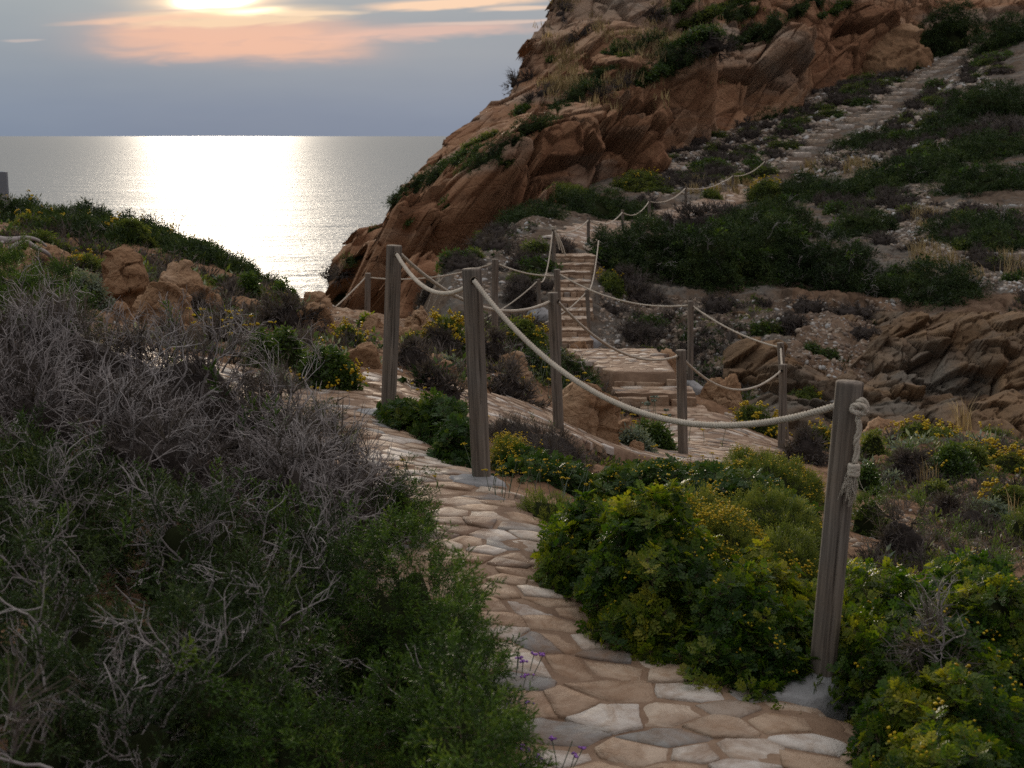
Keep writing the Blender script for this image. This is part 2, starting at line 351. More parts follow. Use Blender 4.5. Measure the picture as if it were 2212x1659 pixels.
def on_smooth(vx, vy, lo=1.5, hi=150):                              # where a view ray first meets the smooth ground
    Y = np.geomspace(lo, hi, 900); d = ray(vx, vy); P = d[None]*(Y/d[1])[:, None]
    k = np.nonzero(P[:, 2] < smooth_z(P[:, 0], P[:, 1]))[0]
    return P[k[0]] if len(k) else P[-1]

# walkways: (right edge, left edge) polylines on the ground, near to far
def edge_pts(pts): return np.array([on_smooth(*p)[:2] for p in pts])
re = edge_pts([(1960, 1760), (1885, 1630), (1640, 1480), (1430, 1385), (1240, 1290), (1200, 1200), (1150, 1112), (1062, 1048), (968, 996), (890, 945), (832, 908)])
re = np.concatenate([[[re[0][0]+.25, 2.6]], re])
tg = np.gradient(re, axis=0); tg /= np.linalg.norm(tg, axis=1)[:, None]; nrm = np.stack([-tg[:, 1], tg[:, 0]], 1)
wid = np.interp(re[:, 1], [3, 5, 8, 9.5], [1.25, 1.2, 1.3, 1.5])
le = re+nrm*wid[:, None]
PATHS = []
p_main = np.concatenate([re, [[re[-1][0]+.05, 9.9], [-1.0, 10.35]], [[-1.9, 10.35], [-2.75, 10.25]], le[::-1][0:1]-[.55, 0], le[::-1][1:]])
lower_c = np.array([[-1.0, 10.2], [-.45, 10.75], [.05, 11.35], [.55, 12.2], [1.0, 13.0], [1.75, 13.9]])
lower_w = np.array([.55, .5, .5, .5, .55, .7])
patio = np.array([list(on_smooth(*p)[:2]) for p in ((1430, 1004), (1560, 1012), (1690, 985), (1705, 950), (1640, 925), (1560, 905), (1440, 903), (1395, 930), (1345, 985))])
def strip(c, w):
    t_ = np.gradient(c, axis=0); t_ /= np.linalg.norm(t_, axis=1)[:, None]; n_ = np.stack([-t_[:, 1], t_[:, 0]], 1)
    return np.concatenate([c-n_*w[:, None], (c+n_*w[:, None])[::-1]])
p_lower = strip(lower_c, lower_w)
hill_c = np.array([on_smooth(*p)[:2] for p in ((1240, 535), (1300, 500), (1390, 478), (1500, 455), (1570, 435), (1622, 415), (1660, 392))])
p_hill = strip(hill_c, np.full(len(hill_c), .9))
def seg_dist(x, y, poly, closed=True):
    p = np.stack([x, y], 1); d = np.full(len(x), 1e9); a = poly; b = np.roll(poly, -1, 0)
    if not closed: a, b = a[:-1], poly[1:]
    for i in range(len(a)):
        ab = b[i]-a[i]; t_ = np.clip(((p-a[i]) @ ab)/(ab @ ab+1e-12), 0, 1); d = np.minimum(d, np.linalg.norm(p-(a[i]+t_[:, None]*ab), axis=1))
    return d
def inside(x, y, poly):
    c = np.zeros(len(x), bool); a = poly; b = np.roll(poly, -1, 0)
    for i in range(len(a)):
        if a[i, 1] == b[i, 1]: continue
        m = ((a[i, 1] > y) != (b[i, 1] > y)) & (x < (b[i, 0]-a[i, 0])*(y-a[i, 1])/(b[i, 1]-a[i, 1])+a[i, 0]); c ^= m
    return c
WALKS = [p_main, p_lower, patio, p_hill]
def walk_mask(x, y):                                                # 1 on a walkway, falling to 0 about half a metre away
    m = np.zeros(len(x))
    for k, poly in enumerate(WALKS):
        r = .45 if k < 3 else 1.2
        near = (x > poly[:, 0].min()-r) & (x < poly[:, 0].max()+r) & (y > poly[:, 1].min()-r) & (y < poly[:, 1].max()+r)
        if near.any():
            xs, ys = x[near], y[near]; d = np.where(inside(xs, ys, poly), 0, seg_dist(xs, ys, poly))
            m[near] = np.maximum(m[near], 1-sstep(.05, r, d))
    return m
def rock_disp(p, s, aniso=(1, 1, 1)):                               # blocky fractured rock, s = size of the big blocks
    q = p*np.array(aniso)/s; q = q+.35*np.stack([perlin(q*1.1+5), perlin(q*1.1+25), perlin(q*1.1+45)], 1)
    d1, _ = facets(q, .04, .2); d2, _ = facets(q*2.6+3, .05, .2); d3, _ = facets(q*7.1+9, .07, .15)
    return s*(.5*d1+.22*d2+.09*d3+.28*fbm(q*.7+2, 3)+.03*fbm(q*9, 3))
def ground_z(x, y):
    x = np.asarray(x, float); y = np.asarray(y, float); z = smooth_z(x, y); wm = walk_mask(x, y)
    p = np.stack([x, y, z*.7], 1); yy_ = np.maximum(y, 1)
    far = sstep(24, 45, y)
    n = .07*fbm(p*2.2, 5)*(1-far)+.05*ridged(p*3.7, 4)*(1-far)*sstep(9, 13, y)
    n = n+far*(.38*fbm(p*.45+3, 5)+.10*ridged(p*1.6, 4)+.05*fbm(p*5, 2))
    bank = sstep(33, 37, y)*(1-sstep(43, 50, y))*sstep(.035, .07, x/yy_)
    bi = np.nonzero(bank > 0)[0]
    if len(bi):
        q = p[bi]; n[bi] = n[bi]+bank[bi]*(.42*facets(q/np.array([2.2, 1.6, 1.3]), .05, .2)[0]+.16*facets(q/.65+5, .06, .2)[0])
    return z+n*(1-wm)-.035*wm*(y < 24)
def gz(x, y): return float(ground_z(np.array([x]), np.array([y]))[0])

us = np.concatenate([np.linspace(-1.3, -.42, 40), np.linspace(-.41, .41, 760), np.linspace(.42, 1.3, 40)])
ys = np.concatenate([np.geomspace(.7, 4, 60), np.geomspace(4.03, 26, 330)[0:], np.geomspace(26.2, 58, 330), np.geomspace(58.4, 260, 230)])
X = (ys[:, None]*us[None]).ravel(); Yg = np.repeat(ys, len(us))
Z = ground_z(X, Yg); GV = np.stack([X, Yg, Z], 1); GT = grid_tris(len(ys), len(us))[:, [0, 1, 2]]
zone = sstep(26, 34, Yg)*.75+.12*fbm(GV*.35, 3); zone = np.where((X/Yg > .2) & (Yg < 46), zone*.55, zone)
def ground_mat():
    m, t = new_mat('stony_ground'); p = t.pos()
    n1 = t.noise(p, .8, 6, .65); n2 = t.noise(p, 6, 5, .7); n3 = t.noise(p, 30, 4, .7)
    soil = t.ramp(n1, [(.3, (.12, .070, .042)), (.5, (.22, .130, .075)), (.7, (.33, .21, .13))])
    scree = t.ramp(t.noise(p, .35, 7, .7, .3), [(.32, (.055, .040, .029)), (.45, (.135, .097, .068)), (.55, (.13, .120, .105)), (.66, (.24, .18, .128))])
    c = t.mix(t.ramp(t.attr(), [(.2, (0, 0, 0)), (.6, (1, 1, 1))]), soil, scree)
    c = t.mix(t.ramp(t.noise(p, 1.7, 6, .75), [(.5, (0, 0, 0)), (.6, (.75, .75, .75))]), c, t.mix(1, c, (.42, .40, .38), 'MULTIPLY'))
    c = t.mix(t.ramp(n2, [(.45, (0, 0, 0)), (.7, (.7, .7, .7))]), c, t.mix(1, c, (.5, .47, .45), 'MULTIPLY'))
    h = t.math('ADD', t.math('MULTIPLY', n2, .7), t.math('MULTIPLY', n3, .4))
    finish(t, c, .95, .1, t.bump(h, .7, .08)); return m
M_ground = ground_mat()
tag(mesh_obj('ground', GV, GT, M_ground, None, zone, None, True), 'stony brown hillside falling to the sea', 'ground', None, 'structure')

# ------------------------------------------------------------------ the cliff: columns of (view x, view y, distance) from foot to above the frame
CL = [
 [(880, 760, 112), (860, 660, 116), (960, 560, 120), (1040, 480, 126), (1110, 400, 132), (1220, 260, 140), (1300, 110, 150), (1400, -60, 160)],
 [(690, 720, 70), (694, 640, 73), (770, 545, 78), (868, 428, 84), (945, 345, 89), (1092, 215, 97), (1172, 60, 104), (1270, -120, 114)],
 [(800, 800, 52), (825, 620, 62), (885, 455, 68), (915, 415, 74), (985, 330, 82), (1112, 225, 91), (1190, 90, 99), (1280, -100, 108)],
 [(930, 770, 47), (965, 540, 60), (1010, 402, 66), (1040, 370, 73), (1090, 300, 81), (1160, 190, 90), (1240, 60, 99), (1330, -110, 110)],
 [(1050, 570, 56), (1085, 430, 67), (1130, 318, 70), (1160, 298, 78), (1210, 240, 85), (1280, 140, 94), (1370, 30, 104), (1460, -120, 115)],
 [(1185, 460, 68), (1215, 360, 74), (1258, 262, 75), (1290, 244, 84), (1340, 190, 91), (1420, 100, 101), (1510, 0, 111), (1600, -130, 123)],
 [(1330, 398, 80), (1355, 310, 85), (1400, 222, 84), (1425, 205, 93), (1480, 150, 100), (1560, 70, 110), (1650, -20, 120), (1740, -140, 132)],
 [(1500, 320, 96), (1520, 240, 100), (1550, 160, 97), (1575, 140, 107), (1630, 100, 113), (1700, 40, 122), (1790, -40, 131), (1880, -150, 143)],
 [(1690, 255, 114), (1710, 180, 118), (1740, 110, 113), (1765, 90, 123), (1810, 60, 129), (1870, 15, 137), (1950, -50, 145), (2040, -160, 156)],
 [(1880, 165, 130), (1895, 110, 133), (1920, 60, 131), (1950, 45, 139), (2000, 20, 146), (2060, -20, 152), (2130, -70, 160), (2210, -170, 170)],
 [(2150, 85, 141), (2165, 40, 145), (2190, 15, 145), (2220, 0, 152), (2260, -20, 158), (2320, -50, 164), (2380, -100, 172), (2450, -190, 182)],
 [(2450, 30, 148), (2460, 0, 152), (2480, -20, 153), (2500, -40, 160), (2540, -60, 166), (2600, -90, 172), (2660, -130, 180), (2720, -220, 190)]]
def cr(P, u):                                                       # Catmull-Rom along axis 0
    n = len(P); u = np.clip(u, 0, n-1-1e-9); i = np.floor(u).astype(int); f = (u-i).reshape(-1, *([1]*(P.ndim-1)))
    p0, p1, p2, p3 = P[np.maximum(i-1, 0)], P[i], P[np.minimum(i+1, n-1)], P[np.minimum(i+2, n-1)]
    return .5*((2*p1)+(p2-p0)*f+(2*p0-5*p1+4*p2-p3)*f*f+(3*p1-p0-3*p2+p3)*f**3)
def saw(w, edge=.12):                                               # ledges: swell slowly, break off sharply
    f = w-np.floor(w); return np.where(f < 1-edge, f/(1-edge), (1-f)/edge)
def rock_face(pts, n, na, nb, soft, pad):
    """a sheet over a tilted plane: heights above the plane are fitted to the points; returns base points, grid coordinates, basis"""
    n = np.array(n, float); n /= np.linalg.norm(n); a_ = np.cross([0, 0, 1.], n); a_ /= np.linalg.norm(a_); b_ = np.cross(n, a_)
    q = np.stack([pts @ a_, pts @ b_, pts @ n], 1); m = len(q); ph = lambda x, y: np.sqrt(((x[:, None]-y[None])**2).sum(-1)+soft**2)
    A = np.zeros((m+3, m+3)); A[:m, :m] = ph(q[:, :2], q[:, :2])-np.eye(m)*soft*.05; P_ = np.c_[np.ones(m), q[:, :2]]; A[:m, m:] = P_; A[m:, :m] = P_.T
    w = np.linalg.solve(A, np.concatenate([q[:, 2], np.zeros(3)]))
    if isinstance(na, tuple): g_ = na[0]
    else:
        ga = np.linspace(q[:, 0].min()-pad[0], q[:, 0].max()+pad[1], na); gb = np.linspace(q[:, 1].min()-pad[2], q[:, 1].max()+pad[3], nb); AA, BB = np.meshgrid(ga, gb); g_ = np.stack([AA.ravel(), BB.ravel()], 1)
    h = np.empty(len(g_))
    for i in range(0, len(g_), 20000): s_ = g_[i:i+20000]; h[i:i+20000] = ph(s_, q[:, :2]) @ w[:m]+np.c_[np.ones(len(s_)), s_] @ w[m:]
    return g_[:, :1]*a_+g_[:, 1:]*b_+h[:, None]*n, g_, (a_, b_, n), q
def strata(P, dip, lean=.25):
    ax = np.array([math.cos(dip), lean, math.sin(dip)]); ax /= np.linalg.norm(ax); b3 = np.cross(ax, [0, 1, 0]); b3 /= np.linalg.norm(b3); b2 = np.cross(b3, ax)
    return np.stack([P @ ax, P @ b2, P @ b3], 1)
CG = np.array([[at(*q) for q in col] for col in CL[1:]]); CG = np.concatenate([CG[:, :1]+np.array([0, -2.0, -6.5]), CG], 1)
CG[1:, 2] += np.array([.3, 2.0, 0]); CG[1:, 3] += np.array([-.2, -2.2, 0])
pts = CG.reshape(-1, 3); c0 = CG[1:9].reshape(-1, 3); nC = np.linalg.svd(c0-c0.mean(0))[2][2]; nC = -nC if nC[1] > 0 else nC
aC = np.cross([0, 0, 1.], nC); aC /= np.linalg.norm(aC); bC = np.cross(nC, aC)
AB = np.stack([CG @ aC, CG @ bC], -1); ncol, nu, nv_ = 70, 1040, 640
def even(W, n):                                                     # sample positions that even out the spacing of control rows
    w_ = np.concatenate([[0], np.cumsum(np.maximum(W, .3))]); return np.interp(np.linspace(0, w_[-1], n), w_, np.arange(len(w_)))
uu_ = even(np.linalg.norm(np.diff(AB, axis=0), axis=2).mean(1), nu); vv_ = even(np.linalg.norm(np.diff(AB, axis=1), axis=2).mean(0), nv_)
G1 = cr(AB, uu_); G2_ = cr(G1.transpose(1, 0, 2), vv_)              # (nv, nu, 2)
P0, gC, _, qC = rock_face(pts, nC, (G2_.reshape(-1, 2),), None, 2.2, None)
P0 = P0.reshape(nv_, nu, 3); sret = np.geomspace(.25, 55, ncol)[::-1]                                   # the side that turns away towards the sea
ret = P0[:, :1]+(sret[:, None]*np.array([.34, 1.0, -.16])-np.minimum(sret, 2.5)[:, None]*np.array([.10, 0, 0]))[None]
P0 = np.concatenate([ret, P0], 1); nu += ncol; P0 = P0.reshape(-1, 3)
Q = strata(P0, R(27))
wq = fbm(Q*.06+5, 3); wq2 = fbm(Q*.09+15, 3); wrp = .12*np.stack([wq, wq2, wq], 1)
e1, fi = facets(Q/np.array([13, 7, 5.0])+wrp, .022, .30); e2, gi = facets(Q/np.array([4.6, 3.0, 1.9])+wrp*2+7, .03, .26); e3, ki = facets(Q/np.array([1.7, 1.2, .75])+19, .05, .12); e4, _ = facets(Q/np.array([.7, .5, .36])+29, .08, .1)
rug = np.clip(.75+1.2*fbm(Q*.05+33, 2), .3, 1.3)
D = 1.0*fbm(Q*np.array([.03, .06, .08]), 3)+rug*(3.1*e1+1.6*e2+.42*e3+.07*e4)
D += 1.15*np.clip(.5+1.2*fbm(Q*.06+40, 2), .1, 1.2)*saw(Q[:, 2]/6.4+.5*wq, .10)+.7*perlin(np.stack([Q[:, 0]/11, Q[:, 2]/34, Q[:, 1]/30], 1))+.10*ridged(Q*np.array([.2, .5, .7])+7, 4)
vj, _v = facets(np.stack([P0[:, 0]/4.2, P0[:, 1]/7, P0[:, 2]/11], 1)+wrp*2, .03, .35); D += rug*1.15*vj
lat = np.tile(np.clip(1-np.abs(np.arange(nu)-ncol)/90., 0, 1), nv_)*(np.tile(np.arange(nu) >= ncol-45, nv_))
row = np.repeat(P0.reshape(nv_, nu, 3)[:, ncol], nu, 0)
lt, _l = facets(row/np.array([7, 7, 5.])+3, .05, .1); lt2, _l = facets(row/np.array([2.4, 2.4, 1.6])+13, .05, .1)
CV = P0+nC*D[:, None]+aC*(lat*(1.7*lt+.75*lt2+.9*perlin(row/9.)))[:, None]
CTt = grid_tris(nv_, nu)
ctint = .5+.34*fbm(Q*np.array([.03, .05, .09])+3, 4)+.20*(fi-.5)+.16*(gi-.5)+.1*(ki-.5)
M_cliff = rock_mat('cliff_rock', [(.2, (.16, .088, .052)), (.4, (.29, .150, .082)), (.56, (.39, .225, .130)), (.78, (.52, .375, .26))], .35, .6, .12, (.37, .30, .235), ((.35, .6, 1.6), (0, R(27), 0)), .85)
tag(mesh_obj('cliff', CV, CTt, M_cliff, None, ctint, None, False), 'brown fractured sea cliff rising behind the steps', 'cliff', None, 'structure')
# dark rock outcrop in the bank at the right
KG = np.array([at(*q) for q in ((1580, 700, 43.6), (1590, 770, 40.5), (1600, 850, 37.2), (1620, 920, 34.8), (1760, 690, 47), (1900, 692, 44.5), (2020, 700, 43), (2150, 690, 42.2), (2330, 690, 41.5), (1770, 770, 43.6), (1900, 765, 41.4), (2020, 760, 40.2), (2150, 770, 39.2), (2330, 770, 38.5), (1800, 850, 40), (1920, 860, 38.2), (2050, 870, 37.2), (2180, 860, 36.4), (2330, 870, 35.5), (1840, 940, 37), (1950, 965, 35.6), (2080, 985, 34.4), (2200, 1000, 33.4), (2350, 1010, 32.5), (1990, 1080, 33.6), (2200, 1100, 31.8), (1860, 1040, 35))])
nK = np.array([.06, -.80, .60]); nu2, nv2 = 520, 320
PK, gK, (aK, bK, nK), qK = rock_face(KG, nK, nu2, nv2, .8, (1, 2, 0, .5))
QK = strata(PK, R(-38), .3); k1, f1_ = facets(QK/np.array([4.2, 2.0, 1.5]), .03, .16); k2_, f2_ = facets(QK/np.array([1.5, .9, .62])+5, .04, .16); k3_, _ = facets(QK/np.array([.5, .34, .26])+9, .06, .14)
DK = 1.15*k1+.55*k2_+.16*k3_+.55*fbm(QK*.28, 3)+.35*saw(QK[:, 2]/1.5+.6*fbm(QK*.2+4, 2), .12)
u_ = (gK[:, 0]-gK[:, 0].min())/np.ptp(gK[:, 0]); v_ = (gK[:, 1]-gK[:, 1].min())/np.ptp(gK[:, 1])
DK += .85+.7*(1-v_)-2.8*(1-sstep(.0, .20, u_+.10*fbm(QK*.4+8, 2)))-2.2*sstep(.80, 1.0, v_+.12*fbm(QK*.5+18, 2))
KV = PK+nK*DK[:, None]; KT = grid_tris(nv2, nu2); pk = proj(KV); okk = (pk[:, 0] > 1560) & (pk[:, 1] > 672) & (pk[:, 1] < 1100); KT = KT[okk[KT].all(1)]
M_crag = rock_mat('dark_outcrop_rock', [(.2, (.085, .055, .036)), (.42, (.17, .112, .068)), (.58, (.24, .155, .088)), (.8, (.32, .22, .135))], 1.0, .9, .06, (.15, .13, .105), ((.5, 1, 1.8), (0, R(-38), 0)), .8)
tag(mesh_obj('rock_outcrop', KV, KT, M_crag, None, .5+.3*fbm(QK*.25, 3)+.22*(f1_-.5)+.18*(f2_-.5)), 'dark jagged bedded rock face in the bank at the right edge', 'rock face')
_bv = BVHTree.FromPolygons([Vector(q) for q in np.concatenate([GV, CV, KV])], np.concatenate([GT, CTt+len(GV), KT+len(GV)+len(CV)]).tolist())
def cast(vx, vy, only=None):
    d = Vector(ray(vx, vy)).normalized(); r = _bv.ray_cast(Vector((0, 0, 0)), d)
    if r[0] is None: return None, None, -1
    return np.array(r[0]), np.array(r[1]), r[2]
# ------------------------------------------------------------------ stone paving
def stone_mat(name='paving_stone', dirt=.85):
    m, t = new_mat(name); p = t.pos(); a = t.attr()
    c = t.ramp(a, [(0, (.23, .235, .235)), (.14, (.30, .29, .27)), (.2, (.38, .27, .185)), (.5, (.47, .345, .24)), (.75, (.53, .41, .30)), (.88, (.58, .50, .41)), (1, (.62, .58, .53))])
    n1 = t.noise(t.mapping(p, (1, 1, 2)), 7, 6, .7, .6); n2 = t.noise(p, 40, 5, .7)
    n3 = t.noise(p, 2.4, 5, .65, .8)
    c = t.mix(t.ramp(n1, [(.45, (0, 0, 0)), (.62, (.75, .75, .75))]), c, t.mix(1, c, (.62, .5, .40), 'MULTIPLY'))
    c = t.mix(t.ramp(n3, [(.45, (0, 0, 0)), (.62, (dirt, dirt, dirt))]), c, (.215, .125, .072))
    c = t.mix(t.math('MULTIPLY', n2, .35), c, (.12, .085, .06))
    h = t.math('ADD', t.math('MULTIPLY', n1, .8), t.math('MULTIPLY', n2, .25))
    finish(t, c, t.math('MULTIPLY_ADD', n1, .3, .58), .28, t.bump(h, .8, .03)); return m
def mortar_mat():
    m, t = new_mat('path_mortar'); p = t.pos()
    n1 = t.noise(p, 2.2, 6, .7, .5); n2 = t.noise(p, 25, 5, .75)
    c = t.ramp(n1, [(.3, (.14, .086, .054)), (.5, (.25, .163, .105)), (.7, (.36, .255, .175))])
    c = t.mix(t.math('MULTIPLY', n2, .5), c, (.09, .055, .035))
    finish(t, c, .8, .25, t.bump(t.math('ADD', n1, t.math('MULTIPLY', n2, .5)), .8, .02)); return m
def concrete_mat():
    m, t = new_mat('grey_cement'); p = t.pos(); n1 = t.noise(p, 5, 6, .65); n2 = t.noise(p, 45, 4, .7)
    c = t.ramp(n1, [(.3, (.19, .19, .19)), (.6, (.29, .29, .29)), (.8, (.35, .345, .335))])
    c = t.mix(t.ramp(n2, [(.55, (0, 0, 0)), (.75, (.6, .6, .6))]), c, (.16, .15, .14))
    finish(t, c, .8, .3, t.bump(t.math('ADD', n1, t.math('MULTIPLY', n2, .5)), .7, .02)); return m
M_stone, M_mortar, M_cement, M_step = stone_mat(), mortar_mat(), concrete_mat(), stone_mat('step_stone', .35)
def clip_poly(poly, p, n):                                          # keep the side where (q-p).n <= 0
    out = []
    for i in range(len(poly)):
        a, b = poly[i], poly[(i+1) % len(poly)]; da, db = (a-p) @ n, (b-p) @ n
        if da <= 0: out.append(a)
        if da*db < 0: out.append(a+(b-a)*(da/(da-db)))
    return np.array(out) if out else np.zeros((0, 2))
def paving(name, poly, step, lift, zf, seedn, skirt=.3, gap=.02, stretch=1.0, mats=None):
    r = np.random.default_rng(seedn); acc = Acc()
    # mortar bed with a skirt down to the soil
    lo, hi = poly.min(0), poly.max(0); res = max(.03, step*.13)
    gx = np.arange(lo[0]-res, hi[0]+res, res); gy = np.arange(lo[1]-res, hi[1]+res, res); XX, YY = np.meshgrid(gx, gy)
    x, y = XX.ravel(), YY.ravel(); dd = seg_dist(x, y, poly); ins = inside(x, y, poly); s = np.where(ins, dd, -dd)+.03*perlin(np.stack([x*4, y*4, y*0], 1))
    z = zf(x, y)+lift+.012*fbm(np.stack([x*3, y*3, y*0], 1), 4)-np.where(s < 0, np.minimum(-s*6, skirt), 0)
    t = grid_tris(len(gy), len(gx)); keep = (s[t] > -res*1.7).any(1); t = t[keep]; used = np.unique(t); mp = np.zeros(len(x), int); mp[used] = np.arange(len(used))
    acc.add(np.stack([x, y, z], 1)[used], mp[t], 1, .5)
    # seeds
    seeds = []
    for _ in range(18000):
        q = lo+r.random(2)*(hi-lo); rad = step*(.42+1.0*r.random()**2)
        d = q/np.array([stretch, 1])
        if all(np.linalg.norm(d-e[0]/np.array([stretch, 1])) > .5*(rad+e[1]) for e in seeds): seeds.append((q, rad))
    S_ = np.array([e[0] for e in seeds]); ins = inside(S_[:, 0], S_[:, 1], poly); sc = np.array([1/stretch, 1])
    for i in np.nonzero(ins)[0]:
        s0 = S_[i]; dist = np.linalg.norm((S_-s0)*sc, axis=1); nb = np.argsort(dist)[1:16]
        cell = s0+np.array([[-1, -1], [1, -1], [1, 1], [-1, 1]])*step*1.6
        for j in nb:
            n = (S_[j]-s0)*sc*sc; l = np.linalg.norm(n); n = n/l
            mid = (s0+S_[j])/2+n*step*r.uniform(-.09, .07)-n*gap*r.uniform(.2, 2.2)
            cell = clip_poly(cell, mid, n)
            if len(cell) < 3: break
        if len(cell) < 3: continue
        # edges: subdivide, roughen, chip
        pts = []
        for k in range(len(cell)):
            a, b = cell[k], cell[(k+1) % len(cell)]; m = max(2, int(np.linalg.norm(b-a)/(step*.16)))
            for q in range(m): pts.append(a+(b-a)*q/m)
        pts = np.array(pts); c = pts.mean(0)
        pts = c+(pts-c)*(1+.055*perlin(np.stack([pts[:, 0]*9/step*.3, pts[:, 1]*9/step*.3, np.full(len(pts), i*.7)], 1))+.05*perlin(np.stack([pts[:, 0]*38, pts[:, 1]*38, np.full(len(pts), i*.3)], 1)))[:, None]*r.uniform(.96, 1.01)
        k_in = inside(pts[:, 0], pts[:, 1], poly)
        if k_in.mean() < .45: continue
        n = len(pts); up = lift+r.uniform(-.004, .008); tilt = r.normal(size=2)*.010
        base = zf(np.array([c[0]]), np.array([c[1]]))[0]
        def zz(pp, e): return zf(pp[:, 0], pp[:, 1])+up+(pp-c) @ tilt+e
        in1 = c+(pts-c)*.97; in2 = c+(pts-c)*.5; rough = lambda pp: .006*perlin(np.stack([pp[:, 0]*8, pp[:, 1]*8, np.full(len(pp), i*1.3)], 1))
        v = np.concatenate([np.c_[pts, zz(pts, -.06)], np.c_[pts, zz(pts, -.004)+rough(pts)], np.c_[in1, zz(in1, .003)+rough(in1)], np.c_[in2, zz(in2, .004)+rough(in2)], np.c_[[c], zz(c[None], .005)]])
        kk = np.arange(n); k2 = (kk+1) % n; tr = []
        for lv in range(3):
            a = lv*n; tr += [np.stack([a+kk, a+k2, a+n+k2], 1), np.stack([a+kk, a+n+k2, a+n+kk], 1)]
        tr.append(np.stack([3*n+kk, 3*n+k2, np.full(n, 4*n)], 1))
        acc.add(v, np.concatenate(tr), 0, float(np.clip(r.choice([r.uniform(.2, .85), r.uniform(0, .2), r.uniform(.85, 1)], p=[.56, .14, .30]), 0, 1)))
    return tag(acc.build(name, [M_stone, M_mortar], None, False), None, None, None, 'structure')
paving('path', p_main, .165, .03, smooth_z, 11, .3, .002, 1.45)
paving('lower_path', p_lower, .24, .05, smooth_z, 12, .35, .010)
paving('patio', patio, .22, .05, smooth_z, 13, .4, .010, 1.5)
paving('hill_path', p_hill, .75, .10, smooth_z, 14, .6, .05)
def block(acc, c, half, rot=0.0, rough=.012, seed=0, top=0, side=0, nx=10, ny=7, nz=4, tint=.5):
    """a rough stone block: a subdivided box with worn edges"""
    faces = []; V = []; T = []; MM = []; n0 = 0
    for axis in range(3):
        for sgn in (-1, 1):
            if axis == 2 and sgn < 0: continue
            a, b = [(1, 2), (0, 2), (0, 1)][axis]; na, nb_ = (nx, ny, nz)[a], (nx, ny, nz)[b]
            A, B = np.meshgrid(np.linspace(-1, 1, na), np.linspace(-1, 1, nb_)); q = np.zeros((A.size, 3)); q[:, a] = A.ravel(); q[:, b] = B.ravel(); q[:, axis] = sgn
            V.append(q); T.append(grid_tris(nb_, na)+n0); MM.append(np.full(len(T[-1]), top if axis == 2 else side)); n0 += len(q)
    q = np.concatenate(V); h = np.array(half); p = q*h
    edge = np.sort(np.abs(q), axis=1); wear = np.maximum(0, edge[:, 1]-.86)/.14
    p = p*(1-.035*wear[:, None]*np.array([1, 1, 1]))
    w = p+np.array([seed*3.1, seed*1.7, 0]); p = p+rough*np.stack([fbm(w*6, 3), fbm(w*6+20, 3), fbm(w*5+40, 3)], 1)
    cr_, sr = math.cos(rot), math.sin(rot); p = np.stack([p[:, 0]*cr_-p[:, 1]*sr, p[:, 0]*sr+p[:, 1]*cr_, p[:, 2]], 1)+np.array(c)
    acc.add(p, np.concatenate(T), np.concatenate(MM), tint)
def slab_top(acc, c, hw, hd, rot, z, seed, n=9):
    r = np.random.default_rng(seed)
    for k in range(n):
        px, py = r.uniform(-.85, .85)*hw, r.uniform(-.8, .8)*hd; m = 9; th = np.sort(r.random(m))*2*math.pi; rad = r.uniform(.6, 1)*min(hw*.34, hd*.55)
        x = np.clip(px+np.cos(th)*rad*1.5*r.uniform(.8, 1.1, m), -hw*.97, hw*.97); y = np.clip(py+np.sin(th)*rad*r.uniform(.8, 1.1, m), -hd*.95, hd*.95)
        cr_, sr = math.cos(rot), math.sin(rot); P = np.stack([x*cr_-y*sr+c[0], x*sr+y*cr_+c[1]], 1)
        zz = z+.006+.004*r.random()
        v = np.concatenate([np.c_[P, np.full(m, zz)], np.c_[P, np.full(m, zz-.03)], [[P[:, 0].mean(), P[:, 1].mean(), zz+.002]]]); kk = np.arange(m); k2 = (kk+1) % m
        acc.add(v, np.concatenate([np.stack([kk, k2, np.full(m, 2*m)], 1), np.stack([m+kk, m+k2, k2], 1), np.stack([m+kk, k2, kk], 1)]), 0, r.uniform(.1, 1))
def riser_stones(acc, cx, y, z0, z1, hw, seed, rot=0.0):             # masonry in the front of a step
    r = np.random.default_rng(seed); x = -hw+.02
    while x < hw-.05:
        w = min(r.uniform(.16, .48)*max(1, hw/.8), hw-x); h = (z1-z0)*r.uniform(.72, .98); px, py = x+w/2, -.005-r.uniform(0, .03); cr_, sr = math.cos(rot), math.sin(rot)
        block(acc, (cx+px*cr_-py*sr, y+px*sr+py*cr_, z0+h/2), (w/2-.012, .05, h/2), rot+r.normal()*.03, .02, int(seed+x*31) % 900, 0, 0, 6, 4, 5, float(r.uniform(.15, .75))); x += w
